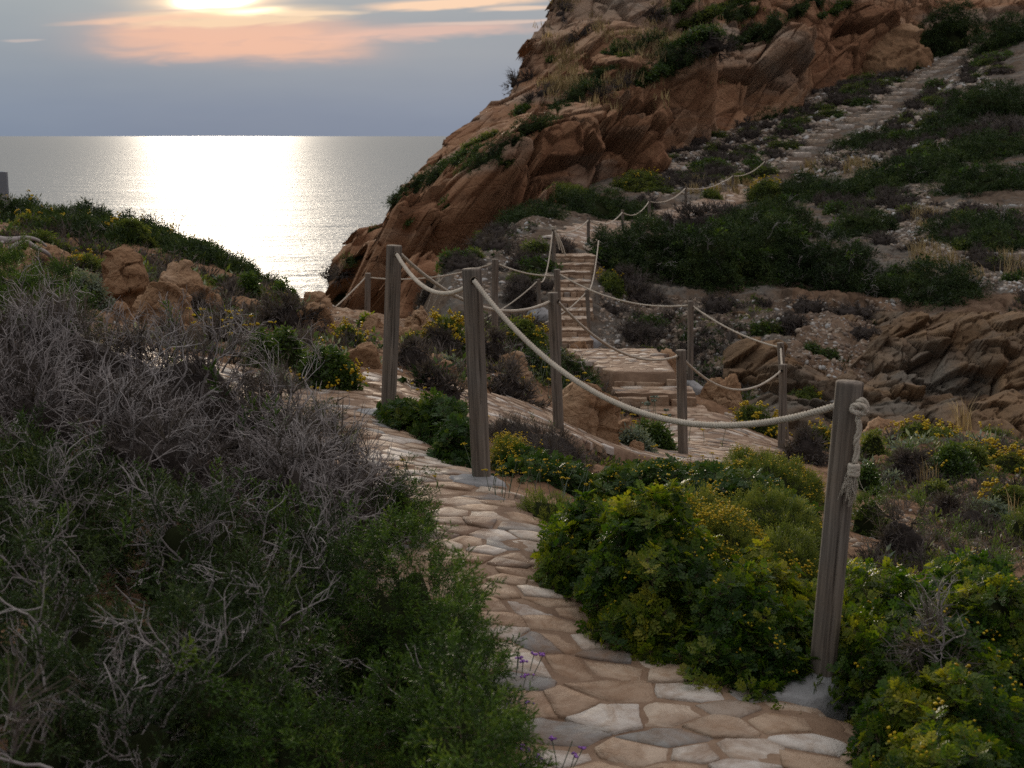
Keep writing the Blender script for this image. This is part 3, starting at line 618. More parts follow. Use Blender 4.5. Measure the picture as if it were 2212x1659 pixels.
# near flight: broad platform and two steps down to the patio
st = empty('stone_staircase', at(1440, 870, 17.6), 'short brown stone stairs with a broad paved top landing beside the patio', 'stairs')
def local(acc, name, mats, par, smooth=False):
    o = acc.build(name, mats, par, smooth, np.array(par.location)); return o
for nm, (vx0, vx1, Y0, Y1, zt) in (('landing', (1205, 1458, 18.25, 20.35, -3.06)), ('step', (1322, 1500, 17.72, 18.22, -3.235)), ('step', (1384, 1532, 17.18, 17.70, -3.40))):
    xa, xb = at(vx0, 800, (Y0+Y1)/2)[0], at(vx1, 800, (Y0+Y1)/2)[0]; acc = Acc()
    if nm == 'landing':
        xl, xr = at(1322, 800, Y0)[0], at(1462, 800, Y0)[0]; xl2, xr2 = at(1215, 766, Y1)[0], at(1420, 766, Y1)[0]
        poly = np.array([[xl, Y0], [xr, Y0], [xr2, Y1], [xl2, Y1]])
        block(acc, ((xl+xr)/2, Y0+.22, zt-.30), ((xr-xl)/2, .22, .28), .0, .02, 3, 1, 1, 26, 6, 8)
        riser_stones(acc, (xl+xr)/2, Y0-.01, zt-.34, zt-.05, (xr-xl)/2, 301); local(acc, 'step', [M_stone, M_mortar], st)
        o = paving('landing', poly, .30, 0, lambda x, y: np.full(len(x), zt), 21, .5); o.parent = st; o.location = -st.location; del o['kind']
        continue
    hw = (xb-xa)/2; c = ((xa+xb)/2, (Y0+Y1)/2, zt-.17); block(acc, c, (hw, (Y1-Y0)/2+.02, .17), .0, .022, int(Y0*10), 0, 1, 24, 8, 7, .6)
    slab_top(acc, c, hw, (Y1-Y0)/2, 0, zt, int(Y0*7)); riser_stones(acc, c[0], Y0-.03, zt-.19, zt-.035, hw, int(Y0*9)); local(acc, 'step', [M_stone, M_mortar], st)
# flight of stone steps across the ravine
st = empty('stone_staircase', at(1240, 720, 40), 'narrow flight of stone steps climbing between rope posts across the ravine', 'stairs')
sy = [738, 712, 690, 668, 647, 627, 607, 588, 569, 551]; sx0 = [1190, 1196, 1200, 1203, 1206, 1208, 1209, 1209, 1207, 1204]; sx1 = [1268, 1270, 1272, 1274, 1275, 1276, 1276, 1276, 1278, 1281]
for k in range(10):
    Y0 = 39.3+k*.72; jr = np.random.default_rng(k+3); p = at((sx0[k]+sx1[k])/2+jr.normal()*4.0, sy[k]+jr.normal()*1.2, Y0); hw = (sx1[k]-sx0[k]+10)/2*S/F*Y0; acc = Acc(); c = (p[0], Y0+.45, p[2]-.32)
    block(acc, c, (hw, .5, .32), R(3+jr.normal()*3), .05, k+5, 0, 1, 18, 8, 7, .7+.06*(k % 4)); slab_top(acc, c, hw, .48, R(3), p[2], k+40, 8); riser_stones(acc, c[0], c[1]-.5, p[2]-.30, p[2]-.06, hw, k*17+5, R(3))
    local(acc, 'step', [M_step, M_mortar], st)
# long flight up the hillside
up = [(1690, 380, 1), (1714, 359, 1), (1735, 340, 1), (1748, 327, 1), (1764, 311, 1), (1780, 299, 1), (1800, 289, 1), (1828, 278, 1), (1850, 263, 1), (1878, 256, 1), (1903, 249, 1), (1912, 236, 1), (1922, 227, 1), (1931, 217, 1), (1945, 207, 1), (1963, 199, 1), (1968, 186, 1), (1985, 177, 1), (2002, 168, 1), (2015, 160, 1), (2030, 152, 1), (2042, 144, 1), (2053, 137, 1), (2064, 129, 1), (2078, 121, 1), (2090, 113, 1)]
wd = np.interp(np.arange(26), [0, 3, 8, 14, 25], [45, 40, 40, 34, 25])
p0 = on_smooth(1690, 380, 40); st = empty('stone_staircase', p0, 'long flight of weathered stone steps climbing the bare hillside to the top', 'stairs')
for k, (vx, vy, _) in enumerate(up):
    p = on_smooth(vx, vy, 40); hw = .44*wd[k]*S/F*p[1]; acc = Acc(); dz = .16+.05*((k*7) % 3)
    c = (p[0], p[1]+.55, p[2]+.18-.35+.1); block(acc, c, (hw, .62+.15*((k*5) % 3), .36), R(-6+((k*11) % 7)*1.5), .06, k+60, 0, 0, 20, 8, 7, .84+.05*(k % 4)); local(acc, 'step', [M_step, M_mortar], st)

# ------------------------------------------------------------------ wooden posts
def wood_mat():
    m, t = new_mat('weathered_wood'); o = t.obj()
    g1 = t.noise(t.mapping(o, (55, 55, 1.6)), 1.0, 5, .65, .35); g2 = t.noise(t.mapping(o, (150, 150, 4)), 1.0, 3, .6); n = t.noise(o, 2.5, 4, .6)
    c = t.ramp(g1, [(.28, (.060, .050, .042)), (.45, (.135, .116, .098)), (.58, (.20, .172, .144)), (.75, (.28, .245, .21))])
    c = t.mix(t.ramp(n, [(.4, (0, 0, 0)), (.68, (.55, .55, .55))]), c, t.mix(1, c, (1.05, .86, .68), 'MULTIPLY'))
    c = t.mix(t.ramp(g2, [(.6, (0, 0, 0)), (.75, (.7, .7, .7))]), c, (.07, .058, .05))
    finish(t, c, .85, .2, t.bump(t.math('ADD', g1, t.math('MULTIPLY', g2, .6)), .7, .006)); return m
M_wood = wood_mat()
def plain(name, col, rough=.7, spec=.3, metal=0.0, nscale=None, amt=.4):
    m, t = new_mat(name); c = col
    if nscale: c = t.mix(t.math('MULTIPLY', t.noise(t.obj(), nscale, 4, .65), amt*2, clamp=True), tuple(col), tuple(q*.35 for q in col))
    finish(t, c, rough, spec, None, 0, None, metal); return m
M_dark = plain('hole_shade', (.012, .010, .009), .9, .1)
M_rust = plain('worn_metal', (.22, .17, .12), .5, .5, .6, 60)
POST = {}
def make_post(key, base, top, Y, rad, label, footing=None, detail=24, holes=(), lean_in=0.0):
    pb = at(*base, Y); pt = at(*top, Y+lean_in); ax_ = pt-pb; H = np.linalg.norm(ax_); seed = sum(map(ord, key))
    root = empty('wooden_post', pb, label, 'post', 'weathered wooden rope posts along the path')
    nr = max(12, int(detail*1.6)); th = np.linspace(0, 2*math.pi, detail, False); hs = np.concatenate([np.linspace(-.12, H-.012, nr), [H-.004, H]])
    TH, HS = np.meshgrid(th, hs); nseed = seed*.37
    rr = rad*(1+.035*perlin(np.stack([np.cos(TH).ravel()*2+nseed, np.sin(TH).ravel()*2, HS.ravel()*1.1], 1))+.02*perlin(np.stack([np.cos(TH).ravel()*7+nseed, np.sin(TH).ravel()*7, HS.ravel()*2], 1))).reshape(TH.shape)
    rr *= 1+.03*np.cos(4*(TH-.4))                                    # a little squared off
    for q in range(3):                                               # drying cracks
        a0 = -1.57+(seed*(q+2)*.731 % 2.6)-1.3; lo, hi = [(.05, .75), (.35, 1.05), (.6, 1.1)][q]
        wob = a0+.12*np.sin(HS*5+seed); dd = np.abs((TH-wob+math.pi) % (2*math.pi)-math.pi); fade = sstep(lo*H, lo*H+.1, HS)*(1-sstep(hi*H-.1, hi*H, HS))
        rr -= rad*.30*np.exp(-(dd/(.05 if detail > 40 else .09))**2)*fade
    rr *= np.where(HS > H-.002, .93, 1)
    V = np.stack([rr*np.cos(TH), rr*np.sin(TH), HS], -1).reshape(-1, 3); n = len(hs)
    V = np.concatenate([V, [[0, 0, H+.001]]]); k = np.arange(detail); k2 = (k+1) % detail; T = []
    for i in range(n-1): T += [np.stack([i*detail+k, i*detail+k2, (i+1)*detail+k2], 1), np.stack([i*detail+k, (i+1)*detail+k2, (i+1)*detail+k], 1)]
    T.append(np.stack([(n-1)*detail+k, (n-1)*detail+k2, np.full(detail, n*detail)], 1))
    rot = Vector((0, 0, 1)).rotation_difference(Vector(ax_))
    sh = mesh_obj('shaft', V, np.concatenate(T), M_wood, None, None, root, True); sh.rotation_mode = 'QUATERNION'; sh.rotation_quaternion = rot
    POST[key] = dict(base=pb, top=pt, ax=ax_/H, rad=rad, root=root)
    for (ang, dn) in holes:                                          # rope holes: worn ring round a flat disc coloured like the shaded bore, dn below the top
        a = R(ang); d = np.array([math.cos(a), math.sin(a), 0]); q = d*rad*.985+np.array([0, 0, H-dn])
        s_ = np.cross(d, [0, 0, 1]); tt = np.linspace(0, 2*math.pi, 22)
        ring = q+d*rad*.03+.0185*(np.cos(tt)[:, None]*s_+np.sin(tt)[:, None]*np.array([0, 0, 1.])); v, t = tube(ring, .0035, 6, False); acc = Acc().add(v, t, 0)
        disc = q+d*rad*.035+.018*(np.cos(tt[:-1])[:, None]*s_+np.sin(tt[:-1])[:, None]*np.array([0, 0, 1.])); m = len(disc)
        acc.add(np.concatenate([disc, [q+d*rad*.035]]), np.stack([np.arange(m), (np.arange(m)+1) % m, np.full(m, m)], 1), 1)
        e = acc.build('eyelet', [M_rust, M_dark], root, True); e.rotation_mode = 'QUATERNION'; e.rotation_quaternion = rot
    if footing:
        fw, fd, fh, ox, oy = footing; nx_, ny_ = 44, 36; X_, Y_ = np.meshgrid(np.linspace(-1.15, 1.15, nx_), np.linspace(-1.15, 1.15, ny_)); x = X_.ravel(); y = Y_.ravel()
        rr_ = np.sqrt(x*x+y*y)*(1+.22*perlin(np.stack([np.arctan2(y, x)*1.3+seed, x*1.2, y*1.2], 1))); wx, wy = x*fw+ox, y*fd+oy
        g_ = smooth_z(wx+pb[0], wy+pb[1])-pb[2]
        dist = np.sqrt(wx**2+wy**2); z = fh*np.exp(-(np.maximum(dist-rad, 0)/(fh*1.1+.02))**1.2)+.045*(1-sstep(.8, 1.0, rr_))-.3*sstep(.93, 1.12, rr_)+.012*fbm(np.stack([wx*14, wy*14, x*0+seed], 1), 4)*sstep(0, .1, 1-rr_+.1)
        mesh_obj('footing', np.stack([wx, wy, g_+z], 1), grid_tris(ny_, nx_), M_cement, None, None, root, True)
    return root
make_post('A', (1772, 1497), (1836, 824), 4.83, .0485, 'nearest wooden post, leaning, with the knotted frayed rope end', (.23, .13, .055, -.12, -.05), 64, (), .02)
make_post('B', (1041, 1046), (1019, 580), 7.23, .049, 'tall cracked post on the path edge, second nearest, rope through its eyelet', (.17, .15, .02, -.02, -.03), 56, ((-78, .058),))
make_post('C', (838, 910), (852, 530), 9.1, .049, 'split grey post at the bend where the upper path turns', (.16, .14, .03, -.06, -.04), 48, ((-65, .055),))
make_post('D', (1207, 932), (1194, 632), 11.3, .044, 'post against the tall pitted ochre rock below the path', None, 36, ((-20, .07),))
make_post('E', (1476, 1001), (1471, 756), 13.8, .051, 'post at the near left corner of the lower patio', None, 36, ((-140, .06),))
make_post('F', (1688, 974), (1692, 787), 16.0, .045, 'post at the right edge of the lower patio, in front of another', None, 30, ((-120, .07),))
make_post('G', (1697, 948), (1686, 740), 17.4, .044, 'post half hidden behind the right patio post', None, 26, ((-90, .06),))
make_post('H', (1491, 832), (1492, 650), 18.8, .040, 'post beside the short stairs, right of the broad landing', (.20, .2, .16, .10, -.02), 24)
make_post('I', (1208, 754), (1203, 582), 20.3, .046, 'post at the far left corner of the broad stone landing', (.16, .16, .08, 0, 0), 24)
make_post('J', (1068, 730), (1070, 560), 20.7, .050, 'post behind the green dome bush and the yellow bush', None, 24)
make_post('K', (793, 695), (795, 590), 21.6, .044, 'farthest left post, rising behind brown rocks near the sea gap', None, 24)
make_post('L', (1165, 683), (1163, 603), 41.5, .058, 'short post left of the lower ravine steps', (.34, .3, .13, 0, 0), 14)
make_post('M', (1272, 699), (1268, 626), 40.2, .058, 'short post right of the lower ravine steps', (.32, .28, .12, .05, 0), 14)
make_post('N', (1196, 568), (1196, 489), 44.8, .062, 'post left of the ravine steps at their top with a hanging rope end', (.36, .3, .14, 0, 0), 14)
make_post('O', (1271, 541), (1271, 469), 49.5, .060, 'post just above the top of the ravine steps', (.34, .28, .10, 0, 0), 14)
make_post('P', (1345, 500), (1344.5, 453), 57, .060, 'post showing above the dark juniper, second from the ravine steps', None, 12)
make_post('Q', (1403, 484), (1402, 430), 62.5, .065, 'post at the near end of the pale hill path', None, 12)
make_post('R', (1482, 451), (1481, 402), 69, .065, 'post left of the middle of the pale hill path', None, 12)
make_post('S', (1583, 424), (1583, 376), 76.5, .065, 'post among dry grass near the far end of the pale hill path', None, 12)
make_post('T', (1654, 391), (1652, 345), 84, .062, 'last rope post at the foot of the long hillside steps', None, 12)
make_post('U', (1366, 500), (1365.5, 475), 57.5, .065, 'stub of a post peeping over the dark juniper', None, 12)

# ------------------------------------------------------------------ ropes
def rope_mat():
    m, t = new_mat('hemp_rope'); p = t.pos(); n = t.noise(p, 260, 3, .7); n2 = t.noise(p, 12, 3, .6)
    c = t.ramp(n2, [(.3, (.62, .55, .45)), (.7, (.78, .71, .60))]); c = t.mix(t.math('MULTIPLY', n, .5), c, (.38, .32, .24))
    finish(t, c, .9, .15, t.bump(n, .8, .003), .2); return m
M_rope = rope_mat()
def hang(p0, p1, sag, n):
    t = np.linspace(0, 1, n)[:, None]; P = p0+(p1-p0)*t; P[:, 2:] -= sag*4*t*(1-t); return P
def resample(P, step):
    d = np.concatenate([[0], np.cumsum(np.linalg.norm(np.diff(P, axis=0), axis=1))]); n = max(3, int(d[-1]/step)); s = np.linspace(0, d[-1], n)
    return np.stack([np.interp(s, d, P[:, k]) for k in range(3)], 1), s
def twisted(acc, P, r, pitch, step=None, sides=7, strands=3, seed=0, fuzz=0):
    P, s = resample(P, step or pitch/9); tg = np.gradient(P, axis=0); tg /= np.linalg.norm(tg, axis=1)[:, None]
    a = np.cross(tg, [0.13, .2, 1.0]); a /= np.linalg.norm(a, axis=1)[:, None]; b = np.cross(tg, a)
    for k in range(strands):
        ph = s/pitch*2*math.pi+k*2*math.pi/strands; off = r*.50
        v, t = tube(P+off*(np.cos(ph)[:, None]*a+np.sin(ph)[:, None]*b), r*.55*(1+.05*np.sin(s*90+k)), sides); acc.add(v, t, 0)
    rr = np.random.default_rng(seed)
    for _ in range(int(fuzz*s[-1])):                                 # loose fibres
        i = rr.integers(0, len(P)); d = rr.normal(size=3); d /= np.linalg.norm(d); q = P[i]+d*r*.8
        e = q+d*r*rr.uniform(.3, .8)+tg[i]*rr.normal()*r*.5; v, t = tube(np.array([q, (q+e)/2+rr.normal(size=3)*r*.1, e]), [.0006, .0005, .0003], 3, False); acc.add(v, t, 0)
ROPES = {}
def rope(a, b, sag, label, r=.0125, off=(0, 0), dn=(.06, .06), fine=True, end=None, start=None, mid=None, pitch=None):
    pa = start if start is not None else POST[a]['top']-POST[a]['ax']*dn[0]+np.array([off[0], 0, 0])
    pb = end if end is not None else POST[b]['top']-POST[b]['ax']*dn[1]+np.array([off[1], 0, 0])
    P = hang(np.array(pa, float), np.array(pb, float), sag, 60); acc = Acc()
    if fine: twisted(acc, P, r, pitch or r*4.0, None, 6, 3, 1, 60 if r > .0115 and P[:, 1].min() < 8 else 0)
    else:
        v, t = tube(P, r, 6); acc.add(v, t, 0)
    root = tag(acc.build('rope', [M_rope], None, True), label, 'rope', 'pale ropes strung between the posts'); ROPES[a+(b or '')] = root; return root
rAB = rope('B', 'A', .325, 'thick pale rope swooping from the second post to the nearest post', .0132, (.0, -.03), (.058, .083), start=POST['B']['top']-POST['B']['ax']*.058+np.array([.012, -.055, 0]))
rope('C', 'B', .135, 'thick rope sagging between the bend post and the second nearest post', .0128, (0, 0), (.055, .075), start=POST['C']['top']-POST['C']['ax']*.055+np.array([.022, -.05, 0]))
rope('C', 'D', .20, 'rope passing behind the second nearest post down to the post by the pitted rock', .0125, (.04, -.02), (.055, .07))
rope('D', 'E', .20, 'rope sagging from the pitted rock post to the near left patio post', .0125, (.04, -.03), (.075, .06))
rope('E', 'F', .26, 'rope swinging across the front of the patio between its two corner posts', .0125, (.04, -.02), (.11, .07))
rope('F', 'G', .06, 'short steep rope between the two posts at the patio right edge', .0125, (0, 0), (.07, .06))
rope('G', 'H', .07, 'rope rising from the half hidden patio post to the stairs post', .0125, (-.02, .03), (.06, .07))
rope('H', 'I', .16, 'long rope stretched behind the landing between the stairs post and its far left post', .012, (-.02, .04), (.06, .07))
rope('I', 'J', .05, 'rope from the landing corner post back to the post by the green dome bush', .012, (-.04, .05), (.09, .07))
rope('J', 'K', .10, 'long level rope crossing behind the two tallest posts towards the sea', .012, (-.05, .04), (.07, .07))
rope('K', None, .03, 'taut rope dropping left from the farthest left post to the rocks', .012, (-.04, 0), (.07, 0), end=at(680, 700, 20.4))
rope('N', 'L', .55, 'slack rope dropping from the upper to the lower left ravine post', .018, (-.03, .03), (.13, .05), False)
rope('L', None, .12, 'rope trailing down left from the lower left ravine post', .018, (-.03, 0), (.06, 0), False, end=at(1035, 693, 40))
rope('M', None, .45, 'rope hanging down from the junipers to the lower right ravine post', .018, (0, 0), (.05, 0), False, end=at(1293, 520, 45.5))
rope('M', None, .10, 'rope slanting across the lower ravine steps from their right post', .018, (-.04, 0), (.09, 0), False, end=at(1178, 697, 38.5))
for a, b, sg, lb in (('N', 'O', .23, 'rope between the two posts at the top of the ravine steps'), ('O', 'P', .31, 'rope over the dark round cushions above the ravine steps'), ('P', 'Q', .32, 'rope rising to the near end of the pale hill path'), ('Q', 'R', .28, 'rope above the dark bushes along the first stretch of hill path'),
                     ('R', 'S', .27, 'rope in front of the low green bushes along the hill path middle'), ('S', 'T', .26, 'farthest rope, rising to the foot of the long steps')):
    rope(a, b, sg, lb, .022 if b in 'OPQ' else .024, (0, 0), (.10, .10), False)
# knotted, frayed end on the nearest post, and the short end on the ravine post
pA = POST['A']; kc = pA['top']-pA['ax']*.075+np.array([.018, -.062, 0]); acc = Acc(); r = .0128
def curve(pts, n=60): return cr(np.array(pts, float), np.linspace(0, len(pts)-1, n))
knot = [(-.005, .03, -.01), (.0, .0, .012), (.012, -.014, .026), (.030, -.012, .014), (.034, -.010, -.014), (.018, -.022, -.026), (-.012, -.026, -.022), (-.026, -.016, -.008), (-.014, -.022, .006), (.012, -.030, .006), (.024, -.030, -.004), (.020, -.020, -.022), (.004, -.012, -.036), (.002, -.014, -.05)]
twisted(acc, curve([kc+np.array(q)*.86 for q in knot], 160), r*.82, .07, .004, 7, 3, 2, 200)
o = acc.build('knot', [M_rope], rAB, True)
acc = Acc(); tail = [kc+np.array(q) for q in [(.002, -.012, -.045), (.006, -.014, -.08), (-.001, -.013, -.12), (.003, -.010, -.16), (-.003, -.010, -.20)]]
twisted(acc, curve(tail, 80), .0105, .115, .005, 7, 3, 3, 500)
k2 = kc+np.array([-.006, -.012, -.225]); th = np.linspace(0, 4*math.pi, 90)
for w in range(3): v, t = tube(np.stack([k2[0]+.014*np.cos(th+w*2.1), k2[1]+.014*np.sin(th+w*2.1), k2[2]+.016*np.sin(th*.5+w*2.1)], 1), .0085, 7); acc.add(v, t, 0)
acc.build('rope_tail', [M_rope], rAB, True)
acc = Acc(); rr = np.random.default_rng(5)
for g_ in range(11):                                               # tufts of unlaid yarn
    a = rr.random()*6.28; q0 = k2+np.array([.012*math.cos(a), .012*math.sin(a), -.008]); L0 = rr.uniform(.06, .125); d0 = np.array([rr.normal()*.011-.006, rr.normal()*.008, -L0])
    for _ in range(16):
        q = q0+rr.normal(size=3)*.002; dx = d0*rr.uniform(.7, 1.1)+rr.normal(size=3)*.006
        P = np.array([q, q+dx*.35+rr.normal(size=3)*.002, q+dx*.7+rr.normal(size=3)*.004, q+dx+rr.normal(size=3)*.007]); v, t = tube(curve(P, 8), np.linspace(.0019, .0007, 8), 3, False); acc.add(v, t, 0)
acc.build('frayed_end', [M_rope], rAB, True)
pN = POST['N']; acc = Acc()
for k in range(3):
    q = pN['top']+np.array([.03, -.08, -.12]); v, t = tube(curve([q, q+np.array([.10+.05*k, -.02, -.35]), q+np.array([.16+.1*k, 0, -.62-.1*k])], 14), .02, 5); acc.add(v, t, 0)
acc.build('rope_tail', [M_rope], ROPES['NL'], True)
for b in (.05, .10):
    th = np.linspace(0, 6.3*2, 40); q = pN['top']-np.array([0, 0, b]); v, t = tube(q+np.stack([.07*np.cos(th), .07*np.sin(th), th*.004], 1), .018, 5); acc = Acc().add(v, t, 0); acc.build('coil', [M_rope], ROPES['NL'], True)
# grey board cut by the left edge of the picture
p = at(-14, 440, 27); bd = empty('grey_board', p, 'grey upright board standing on the ridge beyond the shrubs at far left', 'board')
acc = Acc(); block(acc, (0, 0, 0), (.30, .05, .62), 0, .002, 1, 0, 0, 4, 3, 6); b_ = acc.build('panel', [plain('grey_paint', (.20, .225, .26), .6, .4, 0, 3, .15)], bd)
v, t = tube(np.array([[.08, 0, .60], [.08, 0, .66]]), .03, 10); Acc().add(v, t).build('bolt', [M_rust], bd)
v, t = tube(np.array([[0, 0, -1.6], [0, 0, -.5]]), .05, 10); Acc().add(v, t).build('stake', [M_wood], bd)
# ------------------------------------------------------------------ rocks
M_rock = rock_mat('ochre_rock', [(.25, (.20, .115, .062)), (.45, (.34, .205, .115)), (.62, (.43, .285, .175)), (.8, (.52, .385, .27))], 2.2, 1.0, .07)
M_rockg = rock_mat('grey_rock', [(.25, (.17, .125, .09)), (.5, (.30, .245, .19)), (.8, (.42, .36, .29))], 2.2, .9, .05)
import bmesh
def _ico(n):
    bm = bmesh.new(); bmesh.ops.create_icosphere(bm, subdivisions=n, radius=1)
    v = np.array([q.co[:] for q in bm.verts]); t = np.array([[l.index for l in f.verts] for f in bm.faces]); bm.free(); return v, t
ICO = {n: _ico(n) for n in (1, 2, 4, 5, 6)}
def rock(x0, x1, y0, y1, label, Y=None, shape='boulder', lean=0.0, grey=False, depth=.8, seed=None, tilt=0.0, name='rock'):
    base = on_smooth((x0+x1)/2, y1) if Y is None else at((x0+x1)/2, y1, Y)
    Yc = base[1]; w = (x1-x0)*S/F*Yc; d = w*depth
    c = at((x0+x1)/2, y1, Yc+d*.35); top = at((x0+x1)/2, y0, Yc+d*.35)[2]; gzc = gz(c[0], c[1]); gzc = min(gzc, c[2]+.1); h = max(top-gzc, .1)
    sd = seed if seed is not None else int(x0*7+y0); r = np.random.default_rng(sd); v, t = ICO[6 if (x1-x0)*(y1-y0) > 5000 else 5]
    p = v.copy(); o = r.random(3)*50
    nb = {'boulder': 9, 'slab': 12, 'round': 5, 'ledge': 9, 'peak': 11}[shape]
    for _ in range(nb):                                              # planar breaks
        n = r.normal(size=3); n[2] = abs(n[2])*.6; n /= np.linalg.norm(n); k = r.uniform(.62, .88)
        e = np.maximum(p @ n-k, 0); p = p-n*e[:, None]*.9
    lo_, hi_ = p.min(0), p.max(0); p = np.stack([(p[:, 0]-(lo_[0]+hi_[0])/2)/((hi_[0]-lo_[0])/2), p[:, 1], p[:, 2]/hi_[2]], 1)
    if shape == 'peak': p[:, :2] *= (1-.55*np.clip(p[:, 2:3], 0, 1)**1.2)
    if shape == 'slab': p[:, 2] = np.sign(p[:, 2])*np.abs(p[:, 2])**.8; p[:, :2] *= (1-.22*np.clip(p[:, 2:3], 0, 1))
    p[:, 0] += lean*np.clip(p[:, 2], -.2, 1)
    sz_ = np.array([w/2*1.04, d/2, h*.97]); q = p*sz_; nn_ = v/np.array([1, depth, h/w*2]); nn_ /= np.linalg.norm(nn_, axis=1)[:, None]
    m = min(w, h*1.6); u = q/m+o
    e1, fi = facets(u*1.7*np.array([1, 1, 1.3]), .035, .12); e2, gi = facets(u*4.6+5, .05, .16); e3, _ = facets(u*13+9, .08, .14)
    dsp = .06*fbm(u*2.2, 4)+.15*e1+.062*e2+.024*e3+.012*fbm(u*24, 3)
    if shape == 'round': dsp += -.05*np.clip(.32-worley(u*5.5+9)[0], 0, 1)*3
    q = q+nn_*(dsp*m)[:, None]
    if tilt: ca, sa = math.cos(tilt), math.sin(tilt); q = np.stack([q[:, 0]*ca+q[:, 2]*sa, q[:, 1], -q[:, 0]*sa+q[:, 2]*ca], 1)
    o_ = mesh_obj(name, q, t, M_rockg if grey else M_rock, None, .5+.3*fbm(u*.9+5, 2)+.2*(fi-.5), None, False); o_.location = (c[0], c[1], gzc)
    return tag(o_, label, 'rock', 'ochre rocks by the path')

# ------------------------------------------------------------------ sprigs: small pieces of plant that get strewn over a shrub
def frame(n, r):
    t = r.normal(size=n.shape); a = np.cross(n, t); a /= np.linalg.norm(a, axis=1)[:, None]+1e-9; b = np.cross(n, a)
    return np.stack([a, b, n], 2)                                    # columns: x, y, z(axis)
def rotz(v, a): c, s = math.cos(a), math.sin(a); return np.stack([v[:, 0]*c-v[:, 1]*s, v[:, 0]*s+v[:, 1]*c, v[:, 2]], 1)
def rotx(v, a): c, s = math.cos(a), math.sin(a); return np.stack([v[:, 0], v[:, 1]*c-v[:, 2]*s, v[:, 1]*s+v[:, 2]*c], 1)
LEAF6 = (np.array([[0, 0, 0], [.5, .35, .10], [.42, .72, .08], [0, 1, -.06], [-.42, .72, .08], [-.5, .35, .10]]), np.array([[0, 1, 2], [0, 2, 3], [0, 3, 4], [0, 4, 5]]))
def sprig_juniper(r, n_side=11, needles=7):
    A = Acc(); L = 1.0
    for k in range(n_side):
        z0 = .08+.86*k/n_side; sub = Acc(); ln = .42*(1-.55*k/n_side)*r.uniform(.75, 1.2)
        for j in range(needles):
            zz = ln*(j+.3)/needles; an = r.random()*6.28; q = np.array([[-.017, 0, 0], [.017, 0, 0], [0, .0, r.uniform(.09, .15)]])
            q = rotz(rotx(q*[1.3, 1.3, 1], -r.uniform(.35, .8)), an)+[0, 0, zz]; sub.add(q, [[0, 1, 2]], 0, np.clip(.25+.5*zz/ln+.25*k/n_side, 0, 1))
        v, t, m, c = sub.arrays(); v = rotz(rotx(v, -r.uniform(.45, .95)), k*2.4+r.normal()*.3)+[0, 0, z0]; A.add(v, t, m, c)
    A.add([[-.012, 0, 0], [.012, 0, 0], [0, 0, .8]], [[0, 1, 2]], 1, .3); return A.arrays()
def sprig_mastic(r, nl=6, pairs=4):
    A = Acc()
    for k in range(nl):
        sub = Acc(); Lr = r.uniform(.55, .8); lf = LEAF6[0]*np.array([.165, .30, .28])
        for j in range(pairs):
            y = Lr*(.30+.62*j/(pairs-1)); s_ = 1-.18*abs(j-1.2)
            for sg in (-1, 1):
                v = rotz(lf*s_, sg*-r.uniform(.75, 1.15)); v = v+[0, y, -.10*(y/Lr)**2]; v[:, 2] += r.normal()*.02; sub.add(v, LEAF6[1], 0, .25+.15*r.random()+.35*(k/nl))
        sub.add([[-.010, 0, 0], [.010, 0, 0], [0, Lr, -.10]], [[0, 1, 2]], 1, .6)
        v, t, m, c = sub.arrays(); v = rotz(rotx(v, r.uniform(.1, 1.15)*(.4+.6*k/nl)+.15), k*2.4+r.normal()*.25)+[0, 0, .06+.30*k/nl]; A.add(v, t, m, c)
    v, t = tube(np.array([[0, 0, -.25], [.01, 0, .1], [0, .01, .38]]), [.014, .011, .006], 3, False); A.add(v, t, 1, .5); return A.arrays()
def sprig_broom(r, ns=9, leaves=6, spread=.5):
    A = Acc()
    for k in range(ns):
        a = r.random()*6.28; tl = r.random()**.7*spread; L = r.uniform(.6, 1.05); d = np.array([math.sin(tl)*math.cos(a), math.sin(tl)*math.sin(a), math.cos(tl)])
        s_ = np.cross(d, r.normal(size=3)); s_ /= np.linalg.norm(s_); A.add([-s_*.010, s_*.010, d*L], [[0, 1, 2]], 0, [.2, .2, .7])
        for j in range(leaves):
            z = L*(.25+.75*(j+r.random())/leaves); e = r.normal(size=3); e = e/np.linalg.norm(e)*.6+d; e /= np.linalg.norm(e); s2 = np.cross(e, r.normal(size=3)); s2 /= np.linalg.norm(s2); q = d*z
            A.add([q, q+e*.07+s2*.022, q+e*r.uniform(.12, .19), q+e*.07-s2*.022], [[0, 1, 2], [0, 2, 3]], 0, .3+.55*z/L)
    return A.arrays()
def sprig_twigs(r, ns=10, fork=3, spread=.8, w=1.0):
    A = Acc()
    for k in range(ns):
        a = r.random()*6.28; tl = r.random()**.6*spread; L = r.uniform(.5, 1.0); d = np.array([math.sin(tl)*math.cos(a), math.sin(tl)*math.sin(a), math.cos(tl)])
        s_ = np.cross(d, r.normal(size=3)); s_ /= np.linalg.norm(s_); A.add([-s_*.016*w, s_*.016*w, d*L], [[0, 1, 2]], 0, .3+.4*r.random())
        for j in range(fork):
            q = d*L*r.uniform(.3, .9); e = d+r.normal(size=3)*.55; e /= np.linalg.norm(e); s2 = np.cross(e, r.normal(size=3)); s2 /= np.linalg.norm(s2); A.add([q-s2*.011*w, q+s2*.011*w, q+e*r.uniform(.2, .42)], [[0, 1, 2]], 0, .3+.5*r.random())
    return A.arrays()
